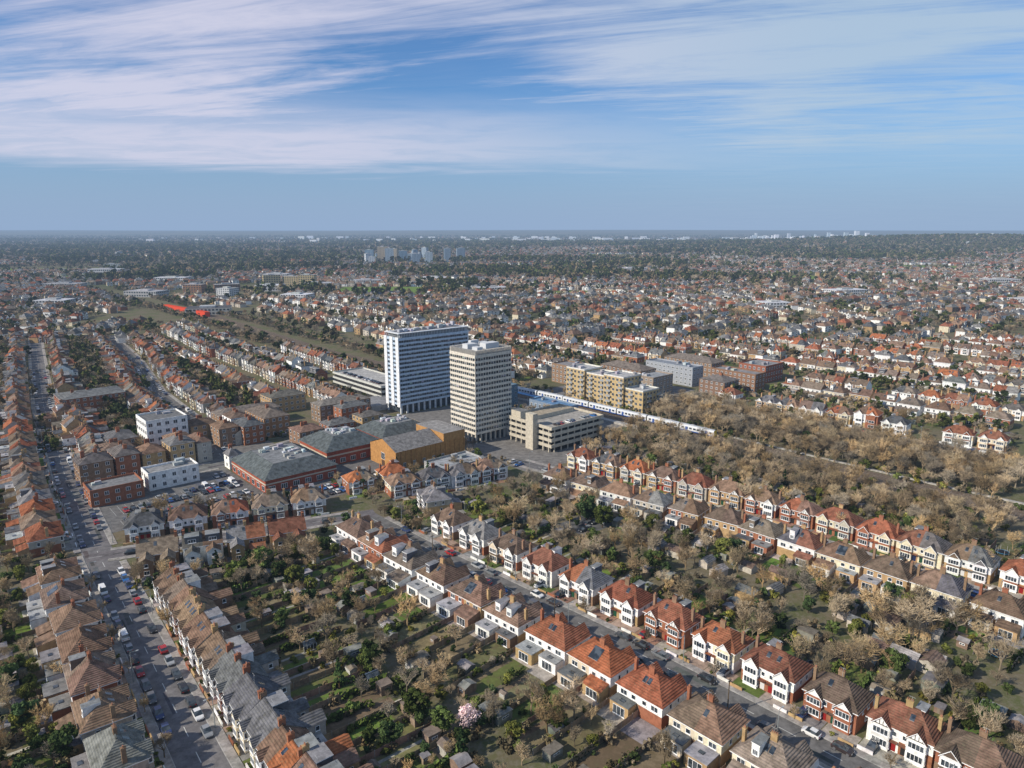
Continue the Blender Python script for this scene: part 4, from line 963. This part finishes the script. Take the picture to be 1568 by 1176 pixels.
for i in range(230):
    y=R(5200,8000) 
    if i<70: x=R(.32,.50)*y; h=min(95,abs(random.gauss(0,26))+22); w_=R(12,34)
    elif i<85: x=R(.62,.70)*y; h=R(30,70); w_=R(12,30)
    else: x=random.gauss(.14,.26)*y; h=R(14,38); w_=R(15,80)
    z=float(zt(x,y)); mb.box(x-w_/2,x+w_/2,y-12,y+12,z-5,z+h,WALL,jit(random.choice([(.8,.8,.8),(.7,.72,.74),(.5,.55,.6),(.8,.78,.74)]),.1))
mb.obj('distant_city_buildings')
FIELDS=[(-300,-140,1125,1285),(-1350,-880,1790,1950),(-640,-470,2650,2900),(-1000,-900,1480,1600),(520,680,1480,1600),(-160,60,1900,2040),(1050,1250,1900,2080),(300,560,2700,2950),(-1500,-1200,2500,2750),(60,150,1130,1200)]
mb=MB()
for x0,x1,y0,y1 in FIELDS:
    s=(x1-x0)*.08; z=float(zt((x0+x1)/2,(y0+y1)/2))+.25; KEEP.append((x0,x1,y0,y1)); mb.poly([(x0+s,y0,z),(x1,y0+s,z),(x1-s,y1,z),(x0,y1-s,z)],SOIL,jit((.135,.205,.045),.15))
mb.obj('playing_field')
# ------------------------------------------------------------------ distant suburb (one mesh) and distant trees (one instanced mass)
EXR=[(-1400,-700,1750,2300),(-480,-130,2130,2470),(1500,3300,2900,4600),(-900,-450,2600,3000)]
def districts(ymin,ymax,cell,street,step,keep):
    out=[]; trees=[]
    cs=[]
    y=ymin-cell
    while y<ymax+cell:
        x=-.75*y-cell
        while x<.75*y+cell: cs.append((x+R(-.35,.35)*cell,y+R(-.35,.35)*cell,R(0,math.pi) if random.random()<.6 else ANG+R(-.1,.1))); x+=cell
        y+=cell
    C=np.array(cs)
    for ci,(cx,cy,th) in enumerate(C):
        h=cell*1.1; us=np.arange(-h,h,step); vs=[]
        for k,v in enumerate(np.arange(-h,h,street)): vs.append((v+12,0)); vs.append((v-12,math.pi))
        for v,fl in vs:
            u=us+rng.uniform(-2,2,len(us)); vv_=v+rng.uniform(-2,2,len(us))+7*np.sin(us/50+ci)
            x=cx+np.cos(th)*u-np.sin(th)*vv_; y=cy+np.sin(th)*u+np.cos(th)*vv_
            out.append(np.stack([x,y,np.full(len(u),th+fl)+rng.uniform(-.05,.05,len(u)),np.full(len(u),ci)],1))
            tu=us+rng.uniform(-6,6,len(us)); tv=v+(1 if fl==0 else -1)*rng.uniform(10,street/2-10,len(us)); x=cx+np.cos(th)*tu-np.sin(th)*tv; y=cy+np.sin(th)*tu+np.cos(th)*tv
            trees.append(np.stack([x,y,np.full(len(u),ci)],1))
    H=np.concatenate(out); Tt=np.concatenate(trees)
    def filt(A,ci,kp):
        m=(A[:,1]>ymin)&(A[:,1]<ymax)&(np.abs(A[:,0])<.74*A[:,1]+30)&(rng.random(len(A))<kp)
        A=A[m]; ci=ci[m].astype(int)
        best=np.zeros(len(A),dtype=int); bd=np.full(len(A),1e18)
        for j,(cx,cy,_) in enumerate(C):
            dd=(A[:,0]-cx)**2+(A[:,1]-cy)**2; q=dd<bd; bd[q]=dd[q]; best[q]=j
        return A[best==ci]
    H=filt(H,H[:,3],keep); Tt=filt(Tt,Tt[:,2],1.0)
    def ex(A,rs):
        m=np.ones(len(A),bool)
        for a,b,c_,d_ in rs: m&=~((A[:,0]>a)&(A[:,0]<b)&(A[:,1]>c_)&(A[:,1]<d_))
        return A[m]
    return ex(H,EXR+KEEP),ex(Tt,KEEP)
def far_houses(name,H,sx=1.0):
    n=len(H)
    V=[];Fq=[];Mm=[];Gc=[]   # Gc: colour group 0 wall 1 roof 2 bay 3 glass
    def q(pts,m_,g): k=len(V); V.extend(pts); Fq.append([k,k+1,k+2,k+3]); Mm.append(m_); Gc.append(g)
    w,d,h,r=6.3*sx,4.3,5.3,8.6; k=3.2
    q([(-w,-d,0),(w,-d,0),(w,-d,h),(-w,-d,h)],WALL,0);q([(w,-d,0),(w,d,0),(w,d,h),(w,-d,h)],WALL,0);q([(w,d,0),(-w,d,0),(-w,d,h),(w,d,h)],WALL,0);q([(-w,d,0),(-w,-d,0),(-w,-d,h),(-w,d,h)],WALL,0)
    o=.4
    q([(-w-o,-d-o,h),(w+o,-d-o,h),(w-k,0,r),(-w+k,0,r)],ROOF,1);q([(w+o,d+o,h),(-w-o,d+o,h),(-w+k,0,r),(w-k,0,r)],ROOF,1)
    q([(w+o,-d-o,h),(w+o,d+o,h),(w-k,0.01,r),(w-k,-.01,r)],ROOF,1);q([(-w-o,d+o,h),(-w-o,-d-o,h),(-w+k,-.01,r),(-w+k,.01,r)],ROOF,1)
    for s in (-1,1):
        a,b,c=s*3.4*sx-1.6,s*3.4*sx+1.6,s*3.4*sx; y=-d-.9
        q([(a,y,0),(b,y,0),(b,y,h),(a,y,h)],WALL,2);q([(a,-d,0),(a,y,0),(a,y,h),(a,-d,h)],WALL,2);q([(b,y,0),(b,-d,0),(b,-d,h),(b,y,h)],WALL,2)
        q([(a,y,h),(b,y,h),(c+.02,y,h+1.7),(c-.02,y,h+1.7)],WALL,2)
        q([(a-.2,y-.2,h-.1),(c,y-.2,h+1.8),(c,-1.4,h+1.8),(a-.2,-1.4,h-.1)],ROOF,1);q([(c,y-.2,h+1.8),(b+.2,y-.2,h-.1),(b+.2,-1.4,h-.1),(c,-1.4,h+1.8)],ROOF,1)
        for z in (.9,3.2): q([(a+.3,y-.04,z),(b-.3,y-.04,z),(b-.3,y-.04,z+1.3),(a+.3,y-.04,z+1.3)],GLASS,3)
        for z in (.9,3.2): x=s*3.6*sx; q([(x+1,d+.04,z),(x-1,d+.04,z),(x-1,d+.04,z+1.2),(x+1,d+.04,z+1.2)],GLASS,3)
    q([(-.6,-.3,r-.5),(.6,-.3,r-.5),(.6,-.3,r+1.1),(-.6,-.3,r+1.1)],WALL,0);q([(-.6,.3,r-.5),(-.6,-.3,r-.5),(-.6,-.3,r+1.1),(-.6,.3,r+1.1)],WALL,0);q([(.6,-.3,r-.5),(.6,.3,r-.5),(.6,.3,r+1.1),(.6,-.3,r+1.1)],WALL,0)
    V=np.array(V); Fq=np.array(Fq); Gc=np.array(Gc); nv,nf=len(V),len(Fq)
    s=rng.uniform(.85,1.1,n); sxx=rng.uniform(.7,1.2,n); sz=rng.uniform(.8,1.2,n); th=H[:,2]
    vx=V[None,:,0]*(s*sxx)[:,None]; vy=V[None,:,1]*s[:,None]; vz=V[None,:,2]*sz[:,None]
    x=H[:,0:1]+np.cos(th)[:,None]*vx-np.sin(th)[:,None]*vy; y=H[:,1:2]+np.sin(th)[:,None]*vx+np.cos(th)[:,None]*vy; z=vz+zt(H[:,0],H[:,1])[:,None]
    VV=np.stack([x,y,z],2).reshape(-1,3); FF=(Fq[None]+(np.arange(n)*nv)[:,None,None]).reshape(-1,4)
    rp=np.array(ROOF_OR[:3]+ROOF_BR+ROOF_BR+ROOF_SL+ROOF_SL); wp=np.array([WHITE,WHITE,WHITE,CREAM,PEB,YBR,RBR,BBR]); bp=np.array([WHITE,WHITE,WHITE,CREAM,RBR,PEB])
    rc=rp[rng.integers(0,len(rp),n)]*rng.uniform(.85,1.3,n)[:,None]; wc=wp[rng.integers(0,len(wp),n)]*rng.uniform(.8,1.05,n)[:,None]; bc=bp[rng.integers(0,len(bp),n)]
    CC=np.zeros((n,nf,3)); CC[:,Gc==0]=wc[:,None]; CC[:,Gc==1]=rc[:,None]; CC[:,Gc==2]=bc[:,None]
    me=mk_mesh(name,VV,FF,np.tile(np.array(Mm),n),CC.reshape(-1,3)); put(name,me)
H1,T1=districts(640,1700,330,70,14,.9)
def clear(A):
    a=CT*A[:,0]+ST*A[:,1]; b=-ST*A[:,0]+CT*A[:,1]; m=~((np.abs(a-285)<26)&(b<1500)); 
    m&=~((A[:,0]>-490)&(A[:,0]<-320)&(A[:,1]>770)&(A[:,1]<940)); m&=~((A[:,0]>-560)&(A[:,0]<-350)&(A[:,1]>1080)&(A[:,1]<1340)); return A[m]
H1=clear(H1); T1=clear(T1); far_houses('distant_suburb_houses',H1)
H2,T2=districts(1700,4600,620,80,17,.76); far_houses('distant_suburb_houses',H2,1.15)
n3=13000; y=np.sqrt(rng.uniform(4600**2,9000**2,n3)); x=rng.uniform(-.74,.74,n3)*y
H3=np.stack([x,y,rng.uniform(0,3.14,n3),np.zeros(n3)],1); far_houses('distant_suburb_houses',H3,1.7)
print('far',len(H1),len(H2),'t',time.time()-T0)
P=[];S_=[];I=[]
def addt(x,y,s,bare):
    m=np.ones(len(x),bool)
    for a,b,c_,d_ in KEEP: m&=~((x>a)&(x<b)&(y>c_)&(y<d_))
    x,y,s=x[m],y[m],s[m]
    n=len(x); P.append(np.stack([x,y,zt(x,y)],1)); S_.append(s); I.append(np.where(rng.random(n)<bare,rng.integers(0,4,n),rng.integers(4,8,n)))
for rep in range(2):
    t=T1[:,:2]+rng.uniform(-10,10,(len(T1),2)); addt(t[:,0],t[:,1],rng.uniform(.45,1.35,len(t)),.62)
t=T2[:,:2]+rng.uniform(-14,14,(len(T2),2)); addt(t[:,0],t[:,1],rng.uniform(.7,1.7,len(t)),.45)
n=13000; y=np.sqrt(rng.uniform(4600**2,9800**2,n)); x=rng.uniform(-.74,.74,n)*y; addt(x,y,rng.uniform(1.4,3.0,n),.35)
for i in range(64):
    cy=R(1100,6500); cx=R(-.7,.7)*cy; L=R(60,300)*cy/2500; n=int(130+L); x=cx+rng.normal(0,L,n); y=cy+rng.normal(0,L*.3,n); m=(np.abs(x)<.74*y)&(y>900); addt(x[m],y[m],rng.uniform(1.0,1.9,m.sum())*(1+cy/6000),.35)
for (x0,x1,y0,y1,n,s,bare) in ((900,3600,2700,4900,9000,1.5,.3),(-1400,-700,1750,2300,1600,1.2,.7),(-900,-450,2600,3000,900,1.3,.6),(-760,-500,700,1000,300,1.0,.8),(-1600,-900,1300,1700,900,1.1,.7)):
    x=rng.uniform(x0,x1,n); y=rng.uniform(y0,y1,n); m=np.abs(x)<.74*y; x,y=x[m],y[m]; addt(x,y,rng.uniform(.7,1.3,len(x))*s,bare)
nb=2000; b=rng.uniform(340,1400,nb); a=283+np.where(rng.random(nb)<.5,-1,1)*rng.uniform(13,30,nb); a=np.where(b<700,a-8,a); a=np.where((b<430)&(a<270),a+48,a); addt(CT*a-ST*b,ST*a+CT*b,rng.uniform(.4,.95,nb),.8)
mt=np.array(midtrees); addt(mt[:,0],mt[:,1],rng.uniform(.35,1.05,len(mt)),.64)
P=np.concatenate(P);S_=np.concatenate(S_);I=np.concatenate(I); scatter('distant_trees',P,S_,I,FARC); print('far trees',len(P))
# ------------------------------------------------------------------ woodland by the railway
P=[];S_=[];I=[]
def wood(a0,a1,b0,b1,sp,bare,shr,smin=.5,smax=.95):
    a=a0
    while a<a1:
        b=b0
        while b<b1:
            x,y=W(a+R(-sp,sp)*.6,b+R(-sp,sp)*.6); b+=sp
            if not visible(x,y,12): continue
            P.append((x,y,0)); r=random.random()
            if r<shr: I.append(7+random.randrange(6)); S_.append(R(.8,1.8))
            elif r<shr+bare: I.append(random.randrange(4)); S_.append(R(smin,smax))
            else: I.append(4+random.randrange(3)); S_.append(R(.35,.8))
        a+=sp
wood(250,283.5,60,222,3.9,.64,.26,.6,1.25); wood(305.5,352,70,240,3.8,.76,.20,.65,1.35)
wood(302,306,60,200,4,.3,.6,.4,.7)
wood(148,186,22,150,5.6,.46,.38,.5,1.2); wood(150,182,160,204,5.2,.48,.34,.55,1.25); wood(232,250,40,214,5.5,.48,.38,.5,1.1); wood(130,200,222,246,9,.5,.4,.4,.8)
wood(256,266,262,325,6,.5,.4); wood(300,306,240,420,5,.5,.3,.4,.7); wood(192,200,240,320,8,.7,.2,.6,.9)
wood(73,83,88,200,4.6,.42,.38,.4,.95); wood(62,96,190,200,4.5,.45,.3,.5,1.0); wood(0,18,100,230,5,.4,.3,.5,1.0); wood(98,112,206,212,4,.4,.5,.4,.7)
wood(2,32,236,252,4.2,.5,.35,.5,1.0); wood(124,133,190,214,3.6,.45,.4,.4,.8); wood(46,56,206,214,3.5,.4,.5,.3,.6)
scatter('railway_woodland',P,S_,I,NEARC); print('wood',len(P))
scatter('garden_undergrowth',UP,US,UI,NEARC); print('under',len(UP))
for x,y,k,s in ((-74,194,0,1.15),(-68,190,1,.9),(26,232,1,1.35),(31,228,0,1.1),(-60,262,1,.9),(66,205,2,.9),(-12,236,2,.9),(104,178,1,.8),(-100,128,1,.8),(-112,140,1,.9),(-79,188,0,1.0),(-62,186,2,.9),(-86,118,1,1.0),(-24,122,1,.8)): put('evergreen_tree',EVER[k],(x,y,0),R(0,6),s)
for x,y,s in ((100,160,1.5),(104,165,1.45),(94,168,1.35),(108,170,1.3),(97,156,1.2),(112,162,1.4),(86,247,1.4),(90,244,1.3),(-52,250,.9),(8,243,1.1),(-88,165,.8),(-4,128,.9),(4,132,1.1),(9,126,1.0),(13,131,1.1),(20,230,1.1),(40,226,1.2),(44,205,1.2),(38,212,1.1)): put('bare_tree',random.choice(BARE),(x,y,0),R(0,6),s)
put('blossom_tree',BLOS,(-9,127,0),0,.85)
for i in range(20):
    a=R(168,186); b=R(45,148); x,y=W(a,b); put('garden_garage',random.choice(GARS),(x,y,0),ANG+random.choice([0,math.pi/2,math.pi])+R(-.05,.05),R(.8,1.1))
# ------------------------------------------------------------------ sky, sun
w_=bpy.data.worlds.new('World'); sc.world=w_; w_.use_nodes=True; nt=w_.node_tree; bg=nt.nodes['Background']
SUNV=Vector((-.88,-.42,.62)).normalized(); el=math.asin(SUNV.z); az=math.atan2(SUNV.x,SUNV.y)
sk=nt.nodes.new('ShaderNodeTexSky'); sk.sky_type='NISHITA'; sk.sun_disc=False; sk.sun_elevation=el; sk.sun_rotation=az%(2*math.pi); sk.dust_density=.6; sk.ozone_density=2.2; sk.air_density=1.0; sk.altitude=100
tc=nt.nodes.new('ShaderNodeTexCoord'); sp=nt.nodes.new('ShaderNodeSeparateXYZ'); nt.links.new(tc.outputs['Generated'],sp.inputs[0])
x,y,z=sp.outputs; zc=mth(nt,'ADD',mth(nt,'MAXIMUM',z,0),.05); px=mth(nt,'DIVIDE',x,zc); py=mth(nt,'DIVIDE',y,zc)
def cv(a,b,c=0):
    n=nt.nodes.new('ShaderNodeCombineXYZ')
    for i,v in enumerate((a,b,c)):
        if isinstance(v,(int,float)): n.inputs[i].default_value=v
        else: nt.links.new(v,n.inputs[i])
    return n.outputs[0]
streak=cv(mth(nt,'ADD',mth(nt,'MULTIPLY',px,.42),mth(nt,'MULTIPLY',py,.22)),mth(nt,'ADD',mth(nt,'MULTIPLY',py,1.5),mth(nt,'MULTIPLY',px,.34)),3.7)
A=noise(nt,.75,7,streak,.62,.8); B=noise(nt,.33,2,cv(px,py,1.3),.5,.4); Cn=noise(nt,2.4,7,streak,.68,1.4); Pf=noise(nt,1.3,7,cv(px,mth(nt,'MULTIPLY',py,1.6),8.1),.62,.5)
den=mth(nt,'ADD',mth(nt,'MULTIPLY',A,.6),mth(nt,'ADD',mth(nt,'MULTIPLY',B,.42),mth(nt,'ADD',mth(nt,'MULTIPLY',Cn,.22),mth(nt,'MULTIPLY',Pf,.16))))
ratio=mth(nt,'DIVIDE',x,mth(nt,'MAXIMUM',y,.05))
g1=mth(nt,'POWER',mth(nt,'DIVIDE',mth(nt,'ADD',ratio,.05),.19),2); g2=mth(nt,'POWER',mth(nt,'DIVIDE',mth(nt,'SUBTRACT',z,.17),.05),2)
gap=mth(nt,'EXPONENT',mth(nt,'MULTIPLY',mth(nt,'ADD',g1,g2),-1))
cl=maprange(nt,mth(nt,'SUBTRACT',den,mth(nt,'MULTIPLY',gap,.2)),.60,.82,0,1)
zn=mth(nt,'ADD',z,mth(nt,'MULTIPLY',mth(nt,'SUBTRACT',noise(nt,1.6,5,cv(mth(nt,'MULTIPLY',px,.18),mth(nt,'MULTIPLY',py,.5),0),.6,.5),.5),.05))
band=mth(nt,'MULTIPLY',maprange(nt,zn,.070,.088,0,1),maprange(nt,zn,.11,.19,1,0)); band=mth(nt,'MULTIPLY',band,maprange(nt,ratio,-.35,.45,.95,.35)); band=mth(nt,'MULTIPLY',band,maprange(nt,Pf,.32,.6,.72,1))
veil=mth(nt,'MULTIPLY',maprange(nt,ratio,-.05,.4,.05,.52),maprange(nt,z,.05,.12,.2,1)); veil=mth(nt,'MULTIPLY',veil,maprange(nt,Cn,.3,.7,.45,1.5))
tot=mth(nt,'MAXIMUM',mth(nt,'MULTIPLY',cl,maprange(nt,z,.075,.11,0,1)),mth(nt,'MAXIMUM',band,veil),clamp=True)
base=mixc(nt,1,sk.outputs[0],(.52,.84,1.2),'MULTIPLY')
lo=mixc(nt,maprange(nt,z,.0,.17,.95,0),base,(3.0,4.2,6.2))
colr=mixc(nt,mth(nt,'MULTIPLY',tot,.88),lo,mixc(nt,maprange(nt,ratio,-.3,.5,0,1),(6.7,6.7,8.1),(4.5,5.8,7.2)))
nt.links.new(colr,bg.inputs[0]); bg.inputs[1].default_value=.1
sun=bpy.data.lights.new('sun','SUN'); sun.energy=5.0; sun.angle=math.radians(.5); sun.color=(1,.91,.77); so=bpy.data.objects.new('sun',sun); sc.collection.objects.link(so); so.rotation_euler=SUNV.to_track_quat('Z','Y').to_euler()
# ------------------------------------------------------------------ camera
cam=bpy.data.cameras.new('camera'); co=bpy.data.objects.new('camera',cam); sc.collection.objects.link(co)
co.location=(0,0,100); co.rotation_euler=(math.radians(90-12.24),0,0); cam.lens=24.98; cam.sensor_width=36; cam.clip_start=1; cam.clip_end=120000; sc.camera=co
sc.view_settings.view_transform='Standard'; sc.view_settings.look='None'; sc.view_settings.exposure=0
print('done',time.time()-T0,'cars',ncar)
